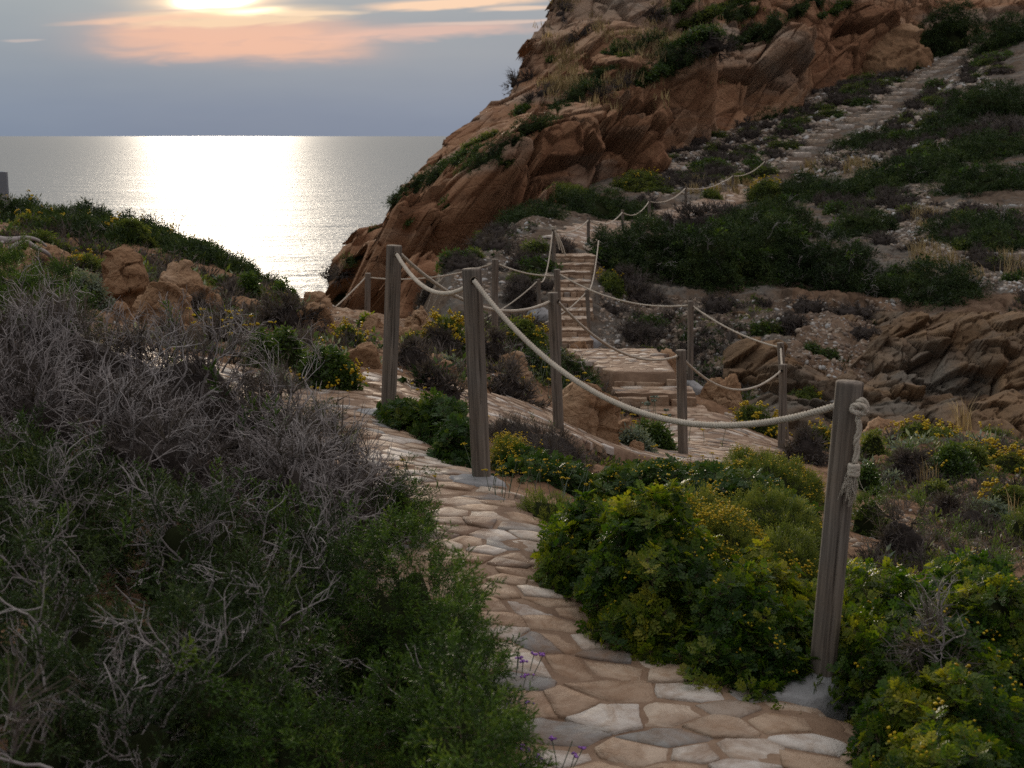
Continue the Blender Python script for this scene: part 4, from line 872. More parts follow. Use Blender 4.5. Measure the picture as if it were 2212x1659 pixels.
def sprig_dead(r, depth=4):                                          # a bare, crooked, forking branch
    A = Acc()
    def grow(p, d, L, rad, lev):
        n = 5; P = [p]; dd = d.copy()
        for i in range(n-1):
            dd = dd+r.normal(size=3)*.17+np.array([0, 0, .04]); dd /= np.linalg.norm(dd); P.append(P[-1]+dd*L/(n-1))
        v, t = tube(np.array(P), np.linspace(rad, rad*.66, n), 3 if lev > 0 else 4, False); A.add(v, t, 0, .35+.12*lev+.2*r.random())
        if lev >= depth-1: return
        for k in range(r.integers(2, 4)):
            q = P[[4, 3, 2][k]]; e = dd+r.normal(size=3)*.62; e /= np.linalg.norm(e); grow(np.array(q), e, L*r.uniform(.55, .8), rad*.62, lev+1)
    grow(np.zeros(3), np.array([0, 0, 1.]), .42, .0145, 0); return A.arrays()
def sprig_clump(r, n=26, lw=.24):                                    # a leaf clump for shrubs far away
    A = Acc()
    for k in range(n):
        d = r.normal(size=3); d[2] = abs(d[2])*.8; d /= np.linalg.norm(d); q = d*r.uniform(0, .5); e = d+r.normal(size=3)*.5; e /= np.linalg.norm(e); s_ = np.cross(e, r.normal(size=3)); s_ /= np.linalg.norm(s_); L = r.uniform(.2, .42)
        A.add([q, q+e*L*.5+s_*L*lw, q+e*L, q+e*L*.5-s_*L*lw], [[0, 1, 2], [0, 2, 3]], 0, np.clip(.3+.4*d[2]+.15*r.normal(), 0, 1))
    return A.arrays()
def sprig_flower(r, n=5, rad=.10):                                   # a small loose head of flowers
    A = Acc()
    for k in range(n):
        c = np.array([r.normal()*.28, r.normal()*.28, .2+r.normal()*.22]); v, t = ICO[2][0][:12], np.array([[0, 1, 2]])
        o = np.array([[1, 0, 0], [-1, 0, 0], [0, 1, 0], [0, -1, 0], [0, 0, .7], [0, 0, -.7]])*rad*r.uniform(.7, 1.3); tt = np.array([[0, 2, 4], [2, 1, 4], [1, 3, 4], [3, 0, 4], [2, 0, 5], [1, 2, 5], [3, 1, 5], [0, 3, 5]])
        A.add(o+c, tt, 0, r.random())
    return A.arrays()
_r = np.random.default_rng(21)
LIB = dict(jun=[sprig_juniper(_r) for _ in range(6)], junf=[sprig_juniper(_r, 7, 4) for _ in range(5)], mas=[sprig_mastic(_r) for _ in range(7)], masf=[sprig_mastic(_r, 4, 3) for _ in range(5)],
           bro=[sprig_broom(_r) for _ in range(6)], brof=[sprig_clump(_r, 24, .16) for _ in range(5)], twg=[sprig_twigs(_r) for _ in range(6)], twgf=[sprig_twigs(_r, 12, 3, .9, 2.4) for _ in range(6)], ded=[sprig_dead(_r) for _ in range(10)], dedl=[sprig_dead(_r, 3) for _ in range(6)],
           clp=[sprig_clump(_r) for _ in range(8)], clpf=[sprig_clump(_r, 9, .32) for _ in range(6)], flo=[sprig_flower(_r) for _ in range(6)], flof=[sprig_flower(_r, 3, .2) for _ in range(5)], sil=[sprig_clump(_r, 22, .16) for _ in range(5)], jnf=[sprig_clump(_r, 40, .10) for _ in range(7)])
def strew(acc, lib, P, N, scale, r, jitter=.5, upb=.35, mat=None, tint_amt=.5, tone=None):
    N = N+r.normal(size=N.shape)*jitter; N[:, 2] += upb; N /= np.linalg.norm(N, axis=1)[:, None]
    which = r.integers(0, len(lib), len(P)); sc = np.asarray(scale)*r.uniform(.7, 1.25, len(P)); off = r.normal(size=len(P))*.16 if tone is None else tone
    for k in range(len(lib)):
        i = np.nonzero(which == k)[0]
        if not len(i): continue
        v, t, m, c = lib[k]; M = frame(N[i], r)
        V = np.einsum('nij,vj->nvi', M, v)*sc[i][:, None, None]+P[i][:, None]; n = len(v)
        T = (t[None]+(np.arange(len(i))*n)[:, None, None]).reshape(-1, 3)
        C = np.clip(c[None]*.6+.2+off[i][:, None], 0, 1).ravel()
        acc.add(V.reshape(-1, 3), T, np.tile(m, len(i)) if mat is None else mat, C)
# leaf materials: natural leaf colours, tips younger than the old inner leaves
M_twig = leaf_mat('bare_twig', [(0, (.12, .105, .10)), (.5, (.25, .225, .215)), (1, (.40, .37, .355))], .9, .1, 0)
M_brown = leaf_mat('brown_twig', [(0, (.055, .038, .028)), (.5, (.10, .07, .05)), (1, (.16, .12, .09))], .9, .1, 0)
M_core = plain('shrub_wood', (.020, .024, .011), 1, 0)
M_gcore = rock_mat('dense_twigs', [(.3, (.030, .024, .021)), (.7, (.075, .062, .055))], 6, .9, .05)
M_jun = leaf_mat('juniper_needles', [(0, (.008, .017, .005)), (.4, (.018, .040, .008)), (.75, (.058, .115, .013)), (1, (.13, .19, .025))], .6, .2, .22)
M_jund = leaf_mat('dark_juniper_needles', [(0, (.010, .019, .008)), (.45, (.024, .045, .013)), (.8, (.05, .08, .02)), (1, (.095, .125, .03))], .65, .2, .18)
M_mas = leaf_mat('mastic_leaves', [(0, (.010, .030, .006)), (.4, (.028, .066, .009)), (.6, (.085, .13, .013)), (.8, (.18, .195, .022)), (1, (.29, .275, .038))], .45, .25, .45, (1.9, 1.8, .6))
M_masd = leaf_mat('dark_mastic_leaves', [(0, (.012, .033, .008)), (.5, (.032, .072, .013)), (1, (.12, .15, .02))], .52, .25, .28)
M_bro = leaf_mat('broom_leaves', [(0, (.030, .052, .013)), (.5, (.085, .12, .024)), (1, (.20, .215, .045))], .6, .3, .35)
M_yel = leaf_mat('yellow_petals', [(0, (.40, .26, .012)), (.5, (.55, .39, .015)), (1, (.66, .52, .04))], .6, .2, .3, (1, 1, 1))
M_grn = leaf_mat('green_leaves', [(0, (.018, .040, .010)), (.5, (.045, .088, .015)), (1, (.105, .15, .028))], .5, .4, .3)
M_grey = leaf_mat('spiny_grey_twigs', [(0, (.040, .033, .031)), (.5, (.090, .077, .072)), (1, (.17, .148, .14))], .9, .1, .1)
M_sil = leaf_mat('silvery_leaves', [(0, (.075, .105, .08)), (.5, (.16, .20, .155)), (1, (.28, .33, .27))], .8, .2, .25)
M_dry = leaf_mat('dry_grass', [(0, (.16, .12, .06)), (.5, (.30, .235, .12)), (1, (.46, .38, .22))], .8, .2, .35, (1.1, 1.0, .8))
M_pur = leaf_mat('purple_petals', [(0, (.24, .08, .38)), (1, (.52, .27, .70))], .6, .2, .3, (1, 1, 1))
# kind: needle lib near/far, foliage material, size, cover, look (parts)
KIND = {
 'juniper': dict(lib=('jun', 'jnf'), mat=M_jun, size=.078, cover=3.4, lump=.34, jit=.75, up=.35, name='juniper_shrub', cat='shrub'),
 'darkjun': dict(lib=('jun', 'jnf'), mat=M_jund, size=.10, cover=3.0, lump=.34, jit=.75, up=.35, name='juniper_shrub', cat='shrub'),
 'mastic': dict(lib=('mas', 'clp'), mat=M_mas, size=.068, cover=2.3, lump=.26, jit=.5, up=.45, name='mastic_shrub', cat='shrub'),
 'darkmas': dict(lib=('mas', 'clp'), mat=M_masd, size=.08, cover=2.4, lump=.26, jit=.5, up=.4, name='mastic_shrub', cat='shrub'),
 'broom': dict(lib=('bro', 'brof'), mat=M_bro, size=.08, cover=3.2, lump=.16, jit=.35, up=.5, name='broom_shrub', cat='shrub'),
 'yellow': dict(lib=('bro', 'brof'), mat=M_bro, size=.08, cover=3.2, lump=.14, jit=.35, up=.4, name='broom_shrub', cat='shrub'),
 'green': dict(lib=('bro', 'clp'), mat=M_grn, size=.085, cover=3.4, lump=.18, jit=.4, up=.4, name='green_shrub', cat='shrub'),
 'grey': dict(lib=('twg', 'twgf'), mat=M_grey, size=.10, cover=3.0, lump=.13, jit=.35, up=.25, name='cushion_shrub', cat='shrub'),
 'twiggy': dict(lib=('twg', 'twgf'), mat=M_grey, size=.15, cover=2.4, lump=.25, jit=.5, up=.45, name='dry_shrub', cat='shrub'),
 'silver': dict(lib=('sil', 'sil'), mat=M_sil, size=.08, cover=3.0, lump=.15, jit=.4, up=.4, name='silver_shrub', cat='shrub')}
def dome_points(domes, dens, r, lump, follow, seed, clump=.0, cl=1.0):
    P_, N_ = [], []
    for i, (cx, cy, rx, ry, h) in enumerate(domes):
        area = math.pi*(rx*ry+h*(rx+ry)*.9); n = max(12, int(area*dens)); s = r.normal(size=(n, 3)); s /= np.linalg.norm(s, axis=1)[:, None]; s[:, 2] = np.abs(s[:, 2])*1.12-.12 if follow else s[:, 2]
        s = s[(s[:, 1] < .35) | (r.random(n) < .45)]
        lm = 1+lump*fbm(s*1.9+seed+i*3.3, 3)*1.6+lump*.5*perlin(s*5.2+seed+i); q = s*np.array([rx, ry, h])*(lm*r.uniform(.86, 1.0, len(s)))[:, None]
        nn = s/np.array([rx, ry, h]); nn /= np.linalg.norm(nn, axis=1)[:, None]
        w = np.stack([q[:, 0]+cx, q[:, 1]+cy, q[:, 2]], 1); w = w+nn*((.42-np.abs(perlin(w*5.5/cl+seed))*1.5)*clump*cl)[:, None]; keep = np.ones(len(w), bool)
        for j, (dx, dy, ax_, ay_, ah) in enumerate(domes):
            if j != i: keep &= (((w[:, 0]-dx)/ax_)**2+((w[:, 1]-dy)/ay_)**2+(w[:, 2]/ah)**2) > .68
        P_.append(w[keep]); N_.append(nn[keep])
    return np.concatenate(P_), np.concatenate(N_)
PLANTS = []
def shrub(kind, domes, label, zbase=None, flowers=0.0, twigs=0.0, twig_scale=.42, dens=1.0, seed=None, size=None, group=None, core=True, mix=None, fmat=None, tone=0.0, zrot=None, green=0.0):
    """domes: list of (x, y, rx, ry, h) in metres; zbase: None = follow the ground, else a fixed height"""
    K = KIND[kind]; cx, cy = domes[0][0], domes[0][1]; Y = cy; sd = seed if seed is not None else int(abs(cx)*131+cy*57); r = np.random.default_rng(sd)
    dist = math.hypot(cx, cy); fac = max(1.0, (dist/9.0)**.72); size_ = (size or K['size'])*fac; far = dist > 10.5; lib = LIB[K['lib'][1 if far else 0]]
    follow = zbase is None; zf = (lambda x, y: ground_z(x, y)) if follow else zbase if callable(zbase) else (lambda x, y: np.full(len(x), zbase))
    z0 = float(zf(np.array([cx]), np.array([cy]))[0])
    root = empty(K['name'], (cx, cy, z0), label, K['cat'], group); org = np.array([cx, cy, z0])
    P, N = dome_points(domes, dens*K['cover']/size_**2, r, K['lump'], follow, sd % 97, {'juniper': .11, 'darkjun': .11, 'mastic': .09, 'darkmas': .08}.get(kind, .035), fac); P[:, 2] += zf(P[:, 0], P[:, 1])
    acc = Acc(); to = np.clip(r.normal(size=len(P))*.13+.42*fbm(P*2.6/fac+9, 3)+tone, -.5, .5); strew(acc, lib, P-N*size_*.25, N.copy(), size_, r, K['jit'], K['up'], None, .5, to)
    v, t, m, c = acc.arrays(); mats = [K['mat'], M_brown]; fol = [(v, t, m, c)]
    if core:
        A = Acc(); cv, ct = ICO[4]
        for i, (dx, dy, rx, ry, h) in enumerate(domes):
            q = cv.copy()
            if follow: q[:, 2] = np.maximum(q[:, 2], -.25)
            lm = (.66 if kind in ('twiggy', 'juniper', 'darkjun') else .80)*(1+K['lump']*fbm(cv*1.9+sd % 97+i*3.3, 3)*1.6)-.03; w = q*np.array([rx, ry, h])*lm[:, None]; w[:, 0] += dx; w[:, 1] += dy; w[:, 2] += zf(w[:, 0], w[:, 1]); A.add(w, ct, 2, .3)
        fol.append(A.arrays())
    B = Acc()
    for f in fol: B.add(*f)
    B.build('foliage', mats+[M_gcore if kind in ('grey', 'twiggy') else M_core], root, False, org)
    top = N[:, 2] > .15
    if twigs:
        A = Acc(); n = int(twigs*3*len(P)*size_**2/(dens*K['cover'])/(twig_scale*fac)**2); i = r.choice(len(P), max(4, n)); strew(A, LIB['ded'], P[i]-N[i]*twig_scale*fac*.45, N[i].copy(), twig_scale*fac, r, .7, .55); A.build('twig_sprays', [M_twig], root, False, org)
    if green:
        A = Acc(); msk = np.nonzero(fbm(P*2.3+33, 2) > .12)[0]; i = msk[r.random(len(msk)) < green]
        if len(i): strew(A, LIB['jun' if not far else 'clp'], P[i]+N[i]*size_*.2, N[i].copy(), size_*1.1, r, .5, .6); A.build('green_sprays', [M_jun, M_brown], root, False, org)
    if flowers:
        A = Acc(); flowers *= 1.5 if kind == 'yellow' else 1; fs = .055*max(1, (dist/9)**.7); n = int(len(P)*flowers*1.25); cand = np.nonzero(top & (fbm(P*(2.5/fac)+3, 2) > -.12))[0]
        if len(cand): i = r.choice(cand, n); strew(A, LIB['flof' if far else 'flo'], P[i]+N[i]*size_*.5, N[i].copy(), fs, r, .4, .6); A.build('blossoms', [fmat or M_yel], root, False, org)
    PLANTS.append((kind, cx, cy)); return root
def dm(x0, x1, ytop, ybase, Y=None, ry=None, push=.7):               # one dome from its outline in the view: (x, y, rx, ry, h)
    p = on_smooth((x0+x1)/2, ybase) if Y is None else None
    Y0 = p[1] if p is not None else Y; rx = (x1-x0)/2*S/F*Y0; ry_ = ry or min(rx*.85, 1.2+.02*Y0); push = min(push, .8)
    Yc = Y0+ry_*push if Y is None else Y; c = at((x0+x1)/2, ytop, Yc); rx = (x1-x0)/2*S/F*Yc
    h = min(max(c[2]-gz(c[0], Yc), rx*.3, .08), 1.25*max(rx, .25)); return (c[0], Yc, rx*1.10, ry_*1.05, h*1.10)
def bush(kind, boxes, label, **kw):
    boxes = [boxes] if not isinstance(boxes, list) else boxes
    return shrub(kind, [dm(*b) for b in boxes], label, **kw)
def grass(vx, vy, n, h, label, Y=None, spread=.05, group=None, name='grass_tuft', mat=None, lean=0.3):
    p = on_smooth(vx, vy) if Y is None else at(vx, vy, Y); z0 = gz(p[0], p[1]); r = np.random.default_rng(int(vx*3+vy)); acc = Acc(); w = max(.003, p[1]*.00028)
    for _ in range(n):
        a = r.random()*6.28; b = np.array([r.normal()*spread, r.normal()*spread, 0]); L = h*r.uniform(.5, 1.1); d = np.array([math.cos(a), math.sin(a), 0])*L*r.uniform(.1, .75)+np.array([-lean*L*.5, 0, 0]); s_ = np.array([-math.sin(a), math.cos(a), 0])*w
        q1, q2 = b+d*.35+np.array([0, 0, L*.62]), b+d+np.array([0, 0, L*r.uniform(.7, 1.0)]); tn = r.random(); acc.add([b-s_, b+s_, q1+s_*.7, q1-s_*.7, q2], [[0, 1, 2], [0, 2, 3], [3, 2, 4]], 0, tn)
    o = acc.build(name, [mat or M_dry], None); o.location = (p[0], p[1], z0); return tag(o, label, 'grass', group or 'dry grass tufts on the slopes')
def herb(vx, vy, n, h, label, Y=None, spread=(.2, .15), heads=1.0, name='flowering_herb', fmat=None, headsize=.016, leaf=None, group=None):
    """upright stalks, each with a flat cluster of small flowers, over a tuft of narrow grey-green leaves"""
    p = on_smooth(vx, vy) if Y is None else at(vx, vy, Y); z0 = gz(p[0], p[1]); r = np.random.default_rng(int(vx*5+vy)); root = empty(name, (p[0], p[1], z0), label, 'flower', group); S_, H_, L_ = Acc(), Acc(), Acc()
    w = max(.0018, p[1]*.00020)
    for _ in range(n):
        b = np.array([r.normal()*spread[0], r.normal()*spread[1], 0]); b[2] = gz(p[0]+b[0], p[1]+b[1])-z0; L = h*r.uniform(.6, 1.1); tp = b+np.array([r.normal()*.22*L, r.normal()*.22*L, L]); md = (b+tp)/2+r.normal(size=3)*L*.05
        v, t = tube(cr(np.array([b, md, tp]), np.linspace(0, 2, 6)), w, 3, False); S_.add(v, t, 0, .6)
        if r.random() < heads or _ == 0:
            hs = headsize*.62*max(1, (p[1]/7)**.5)
            for j in range(9):
                c = tp+np.array([r.normal()*hs*.75, r.normal()*hs*.75, r.normal()*hs*.22]); vv = np.array([[1, 0, 0], [-1, 0, 0], [0, 1, 0], [0, -1, 0], [0, 0, .8], [0, 0, -.8]])*hs*.55
                H_.add(vv+c, [[0, 2, 4], [2, 1, 4], [1, 3, 4], [3, 0, 4], [2, 0, 5], [1, 2, 5], [3, 1, 5], [0, 3, 5]], 0, r.random())
        for j in range(5):
            q = b+(tp-b)*r.uniform(0, .6)*r.random(); e = np.array([r.normal(), r.normal(), .7]); e = e/np.linalg.norm(e)*L*r.uniform(.14, .3); s_ = np.cross(e, [0, 0, 1.]); s_ = s_/(np.linalg.norm(s_)+1e-9)*w*1.8
            L_.add([q, q+e*.5+s_, q+e, q+e*.5-s_], [[0, 1, 2], [0, 2, 3]], 0, r.random())
    v, t, m, c = L_.arrays(); S_.add(v, t, 1, c); S_.build('foliage', [M_sil, leaf or M_sil], root)
    if H_.n: H_.build('blossoms', [fmat or M_yel], root)
    return root
# ------------------------------------------------------------------ rocks beside the path
rock(218, 330, 528, 662, 'tall upright ochre slab with a split right edge, left of the path', 14.2, 'slab', -.08, seed=5)
rock(318, 448, 562, 668, 'broad sloping brown rock behind the tall upright slab', 15.4, 'boulder', .12)
rock(282, 432, 608, 752, 'big rounded pitted ochre rock in front of the upright slab', 12.6, 'round')
rock(235, 292, 652, 712, 'small rounded rock at the left foot of the pitted rock', 12.4, 'round')
rock(390, 492, 690, 772, 'low crumbly rock at the right foot of the pitted rock', 12.4, 'ledge')
rock(28, 182, 524, 606, 'wide reddish rock under the dead grey branch', 17.5, 'ledge')
rock(438, 484, 628, 668, 'small rock right of the grey cushion near the sea gap', 15.8, 'boulder')
rock(474, 520, 590, 634, 'small rock at the foot of the ridge juniper', 19, 'boulder')
rock(478, 568, 640, 688, 'low brown ledge behind the grey twiggy shrub', 17, 'ledge')
rock(612, 740, 652, 765, 'peaked brown rock left of the bend post', 14, 'peak', .15, seed=31)
rock(655, 715, 630, 672, 'jagged rock on the edge of the drop to the sea', 19.5, 'boulder')
rock(690, 838, 742, 856, 'crumbling ochre outcrop left of the bend post base', 11.4, 'boulder', seed=77)
rock(566, 700, 806, 856, 'low layered ledge at the far side of the path bend', 10.9, 'ledge')
rock(776, 856, 684, 750, 'weathered brown rock just behind the bend post', 16.4, 'boulder')
rock(864, 948, 656, 738, 'brown triangular rock left of the yellow bush', 17.2, 'peak')
rock(842, 935, 706, 768, 'low rock in front of the triangular brown rock', 15.6, 'boulder')
rock(855, 985, 766, 826, 'fractured brown ridge under the grey cushion behind the second post', 13.2, 'ledge')
rock(1066, 1150, 758, 826, 'ochre boulder between the second post and the dark green shrub', 15, 'boulder')
rock(1142, 1345, 822, 985, 'tall rust coloured pitted rock below the landing', 12.3, 'boulder', .12, depth=.7, seed=15)
rock(1300, 1362, 905, 975, 'small lump at the right foot of the rust coloured rock', 12.9, 'boulder')
rock(1390, 1475, 752, 792, 'rough red rock at the right end of the landing', 19.9, 'boulder')
rock(1500, 1608, 805, 905, 'ochre rock just right of the stairs post', 18.3, 'boulder')
rock(1215, 1290, 730, 772, 'rock at the far left edge of the landing', 21.2, 'boulder')
rock(1012, 1068, 738, 778, 'low reddish rock behind the second nearest post', 16, 'ledge')
rock(1858, 1942, 980, 1048, 'cleft ochre rock right of the knotted nearest post', 15.4, 'boulder', seed=9)
rock(1918, 1982, 1004, 1066, 'cracked ochre rock beside the cleft one', 14.6, 'boulder')
rock(1850, 2040, 1050, 1120, 'long low rock band on the right slope behind the nearest post', 12.6, 'ledge', depth=.5)
rock(2040, 2146, 1038, 1096, 'pointed ochre rock left of the round yellow bush', 13.4, 'peak')
rock(2015, 2140, 1142, 1216, 'grey pitted rock among dry twigs at the right', 9.6, 'round', 0, True)
rock(2120, 2240, 1150, 1215, 'low brown rock cut by the right edge', 9.8, 'ledge')
rock(2165, 2240, 1108, 1166, 'rounded brown boulder at the right edge', 11, 'boulder')
rock(2060, 2190, 1190, 1240, 'flat stony ledge behind the bottom right shrub', 8.9, 'ledge')
rock(1930, 2080, 1095, 1140, 'rubbly rock under the dark green and grey shrub', 11.4, 'ledge', depth=.5)
rock(2090, 2170, 1008, 1040, 'small rock between the yellow shrubs at the right', 15, 'ledge')
rock(1850, 1960, 905, 945, 'rock hump on the rim behind the round green cushion', 20, 'ledge')
rock(1806, 2010, 58, 172, 'pale overhanging outcrop beside the top of the long steps', 128, 'boulder', -.1, depth=.6, seed=3)
rock(738, 800, 716, 764, 'knobbly ochre rock touching the left side of the bend post', 15.2, 'boulder')
rock(520, 600, 688, 735, 'flat ochre rock behind the yellow flower heads', 15, 'ledge')
rock(930, 985, 778, 822, 'cracked lump in front of the grey cushion by the bend post', 12.6, 'boulder')
rock(1000, 1060, 800, 850, 'ochre lump half hidden by the second nearest post', 12.0, 'boulder')
rock(130, 215, 585, 640, 'low rock under the pale feathery shrub', 14.5, 'ledge')
rock(1345, 1400, 955, 1002, 'small ochre rock beside the low grey green plant', 12.6, 'ledge')
# dead branch on the left rock
root = empty('dead_branch', at(70, 532, 17), 'bleached dead branch lying across the wide reddish rock', 'branch')
acc = Acc()
for pts, w in (([(-30, 512), (10, 520), (45, 520), (70, 528), (100, 546), (112, 560)], .05), ([(20, 540), (45, 524), (60, 522)], .035), ([(40, 515), (75, 516), (100, 530)], .03), ([(-20, 545), (0, 560), (20, 580)], .02), ([(5, 522), (-10, 560), (-12, 590)], .022)):
    P = np.array([at(a, b, 16.9+.1*i) for i, (a, b) in enumerate(pts)]); P = cr(P, np.linspace(0, len(P)-1, 24)); P += .02*np.stack([perlin(P*5), perlin(P*5+9), perlin(P*5+19)], 1); v, t = tube(P, np.linspace(w, w*.4, 24), 8); acc.add(v, t, 0, .8)
acc.build('wood', [M_twig], root, True, np.array(root.location))

# ------------------------------------------------------------------ near left: junipers and dead twigs between the camera and the path
def nd(vx0, vx1, ytop, Y, ry, h=None):                               # dome from its width, its top line and its distance
    c = at((vx0+vx1)/2, ytop, Y); rx = (vx1-vx0)/2*S/F*Y; g_ = gz(c[0], Y); return (c[0], Y, rx, ry, max(h or 0, c[2]-g_, .15))
shrub('juniper', [nd(690, 1072, 1165, 4.55, .42), nd(880, 1090, 1290, 4.2, .35)], 'rounded dark green juniper dome bulging over the left edge of the path', seed=101, twigs=.05, dens=1.5)
shrub('juniper', [nd(430, 900, 1480, 3.35, .35), nd(760, 1190, 1420, 3.45, .38), nd(840, 1200, 1560, 3.0, .3)], 'low bright tipped juniper along the bottom of the picture beside the path', seed=102, dens=1.5, tone=.04)
shrub('juniper', [nd(790, 935, 1035, 6.1, .3)], 'small dense juniper tuft on the path edge below the dead twigs', seed=103, dens=1.5)
shrub('twiggy', [nd(-80, 430, 660, 6.6, .6), nd(200, 640, 730, 6.6, .55), nd(460, 790, 830, 6.6, .5), nd(600, 890, 960, 6.2, .45), nd(100, 560, 860, 5.7, .5), nd(480, 800, 950, 5.7, .4), nd(-80, 220, 800, 5.7, .45), nd(-80, 150, 730, 6.1, .4)], 'big tangle of bare grey twigs spilling down the left slope', seed=104, twigs=4.6, twig_scale=.38, dens=1.1, green=.10, size=.17)
shrub('darkjun', [nd(-60, 330, 1000, 4.9, .5), nd(250, 640, 1060, 4.8, .45), nd(560, 830, 1120, 5.1, .4)], 'half dead juniper with green patches among grey twigs, left of the path', seed=105, twigs=2.6, twig_scale=.30, dens=1.3, green=.25)
shrub('darkjun', [nd(-80, 320, 1250, 3.9, .4), nd(220, 620, 1340, 3.7, .35), nd(-80, 260, 1420, 3.3, .3), nd(250, 700, 1330, 4.0, .35), nd(-60, 200, 1080, 4.6, .4), nd(420, 760, 1250, 4.3, .35), nd(80, 480, 1450, 3.3, .25)], 'dark shaded juniper with pale dead branches at the lower left', seed=106, twigs=1.6, twig_scale=.28, dens=1.3, green=.2)
shrub('juniper', [nd(-80, 130, 548, 8.2, .5), nd(60, 220, 590, 7.9, .4), nd(-80, 90, 640, 7.3, .4)], 'lush green juniper sprays at the left edge above the bare twigs', seed=107, dens=1.4, twigs=.08, tone=.05)
shrub('juniper', [nd(0, 150, 950, 5.1, .18)], 'bright green juniper patch at the left edge amid dead twigs', seed=108, dens=1.4, tone=.06)
shrub('darkjun', [nd(590, 760, 880, 8.1, .28)], 'small shrub of green and bare twigs standing out against the path bend', seed=109, twigs=.6, twig_scale=.34, dens=.9)
shrub('twiggy', [nd(-60, 110, 1520, 2.75, .18)], 'pale leafless twigs in the bottom left corner', seed=110, twigs=1.4, twig_scale=.30, dens=.3, core=False)
herb(270, 1630, 34, .28, 'yellow flowered herb at the bottom edge left of centre', 2.95, (.16, .08), .55, headsize=.006, leaf=M_grn)
for vx, vy, Y, n, lb in ((1166, 1478, 4.1, 7, 'purple wildflowers on the path edge, the fullest bunch'), (1112, 1388, 4.5, 2, 'single purple bloom at the left path edge above the fullest bunch'), (1120, 1332, 4.75, 3, 'dark purple buds leaning over the path near the juniper dome'), (1330, 1640, 3.75, 4, 'purple flowers trailing low over the stones at the bottom'), (1232, 1586, 3.9, 2, 'small purple bloom beside the path near the bottom')):
    herb(vx, vy+60, n*2, .17, lb, Y, (.045, .04), .9, 'purple_wildflower', M_pur, .017, M_grn, 'purple wildflowers along the path edge')

# ------------------------------------------------------------------ right of the path
shrub('mastic', [nd(1165, 1400, 1095, 5.9, .42), nd(1230, 1600, 1110, 5.5, .5), nd(1420, 1790, 1265, 5.15, .5), nd(1540, 1780, 1225, 5.5, .4), nd(1290, 1480, 1240, 5.35, .35)], 'big glossy mastic shrub between the path and the nearest post', seed=201, dens=1.35, flowers=.03, tone=.05)
shrub('mastic', [nd(1790, 2050, 1260, 5.3, .5), nd(1980, 2300, 1225, 5.5, .6), nd(1830, 2200, 1330, 4.7, .5), nd(1880, 2300, 1480, 4.2, .45), nd(1860, 2250, 1590, 3.75, .3)], 'sprawling glossy mastic shrub filling the bottom right corner', seed=202, dens=1.25, flowers=.02, tone=.03)
shrub('twiggy', [nd(1940, 2090, 1350, 4.45, .12)], 'patch of dry grey twigs inside the bottom right shrub', seed=203, twigs=.8, twig_scale=.22, core=False, dens=.7)
shrub('broom', [nd(1390, 1620, 1082, 6.3, .45), nd(1440, 1720, 1128, 5.95, .4), nd(1600, 1790, 1150, 6.0, .4)], 'fine leaved broom mound with tiny yellow flowers behind the glossy shrub', seed=204, flowers=.30, dens=1.2)
shrub('broom', [nd(1120, 1260, 1075, 6.7, .25)], 'small green herb cushion at the right path edge under the yellow heads', seed=205, dens=1.1)
herb(1150, 1085, 30, .26, 'yellow button flowers on pale stalks right of the second post', 6.95, (.26, .14), .95, headsize=.014)
shrub('darkmas', [nd(1085, 1330, 1000, 8.3, .5), nd(1270, 1560, 1015, 8.1, .6), nd(1400, 1640, 1010, 8.9, .6), nd(1500, 1790, 1050, 7.6, .6)], 'wide dark leafy band of shrub crossing behind the front bushes', seed=206, flowers=.10, dens=1.1)
shrub('broom', [nd(1540, 1790, 985, 10.2, .7), nd(1480, 1660, 1020, 9.6, .5)], 'green broom below the patio, left of the nearest post', seed=207, flowers=.10, dens=1.1)
shrub('broom', [nd(1560, 1800, 1075, 7.0, .5)], 'feathery grey green broom just left of the nearest post', seed=208, flowers=.02, dens=1.1, tone=.05)
shrub('darkmas', [nd(820, 960, 870, 8.9, .35), nd(900, 1030, 868, 8.7, .4), nd(930, 1040, 930, 8.0, .3)], 'dark glossy shrub filling the gap between the two tallest posts', seed=209, dens=1.3)
shrub('grey', [nd(1055, 1180, 905, 10.0, .4), nd(1120, 1285, 930, 9.8, .45)], 'grey green wiry shrub sloping away right of the second post', seed=210, dens=1.0, green=.10)
shrub('yellow', [nd(1050, 1150, 955, 8.6, .3)], 'loose yellow flowering shrub touching the second post', seed=211, flowers=.5)
bush('twiggy', (895, 1018, 798, 872), 'dry brown shrub with yellow tips left of the second post', flowers=.06, green=.2)
bush('twiggy', (1046, 1160, 776, 868), 'dry brown shrub in the hollow right of the second post', flowers=.02)
bush('darkjun', [(1130, 1230, 762, 835), (1200, 1292, 778, 832)], 'dark green shrub hugging the left side of the landing', twigs=.1)
herb(1112, 840, 16, .22, 'thin yellow flowers beside the ochre boulder', None, (.3, .2), 1)
herb(1345, 885, 46, .36, 'patch of yellow flower heads left of the stairs', 15.2, (.42, .4), .95, headsize=.02, leaf=M_bro)
herb(1410, 886, 6, .45, 'pale spiky stalks against the bottom step', 16.4, (.12, .1), 1, 'spike_plant', M_sil, .03)
herb(1400, 1000, 20, .2, 'yellow flower heads at the foot of the near left patio post', 12.8, (.6, .15), 1)
bush('green', (1370, 1462, 896, 978), 'dark upright green bush left of the near left patio post')
bush('silver', (1330, 1420, 930, 982), 'low grey green plant at the foot of the dark upright bush')
bush('yellow', (1592, 1692, 834, 944), 'yellow flowered dome left of the right patio post', flowers=.35)
bush('broom', (1690, 1775, 838, 915), 'green dome behind the right patio post', flowers=.08)
bush('silver', [(1690, 1800, 886, 950)], 'grey green low shrub behind the grey cushion', green=.1)
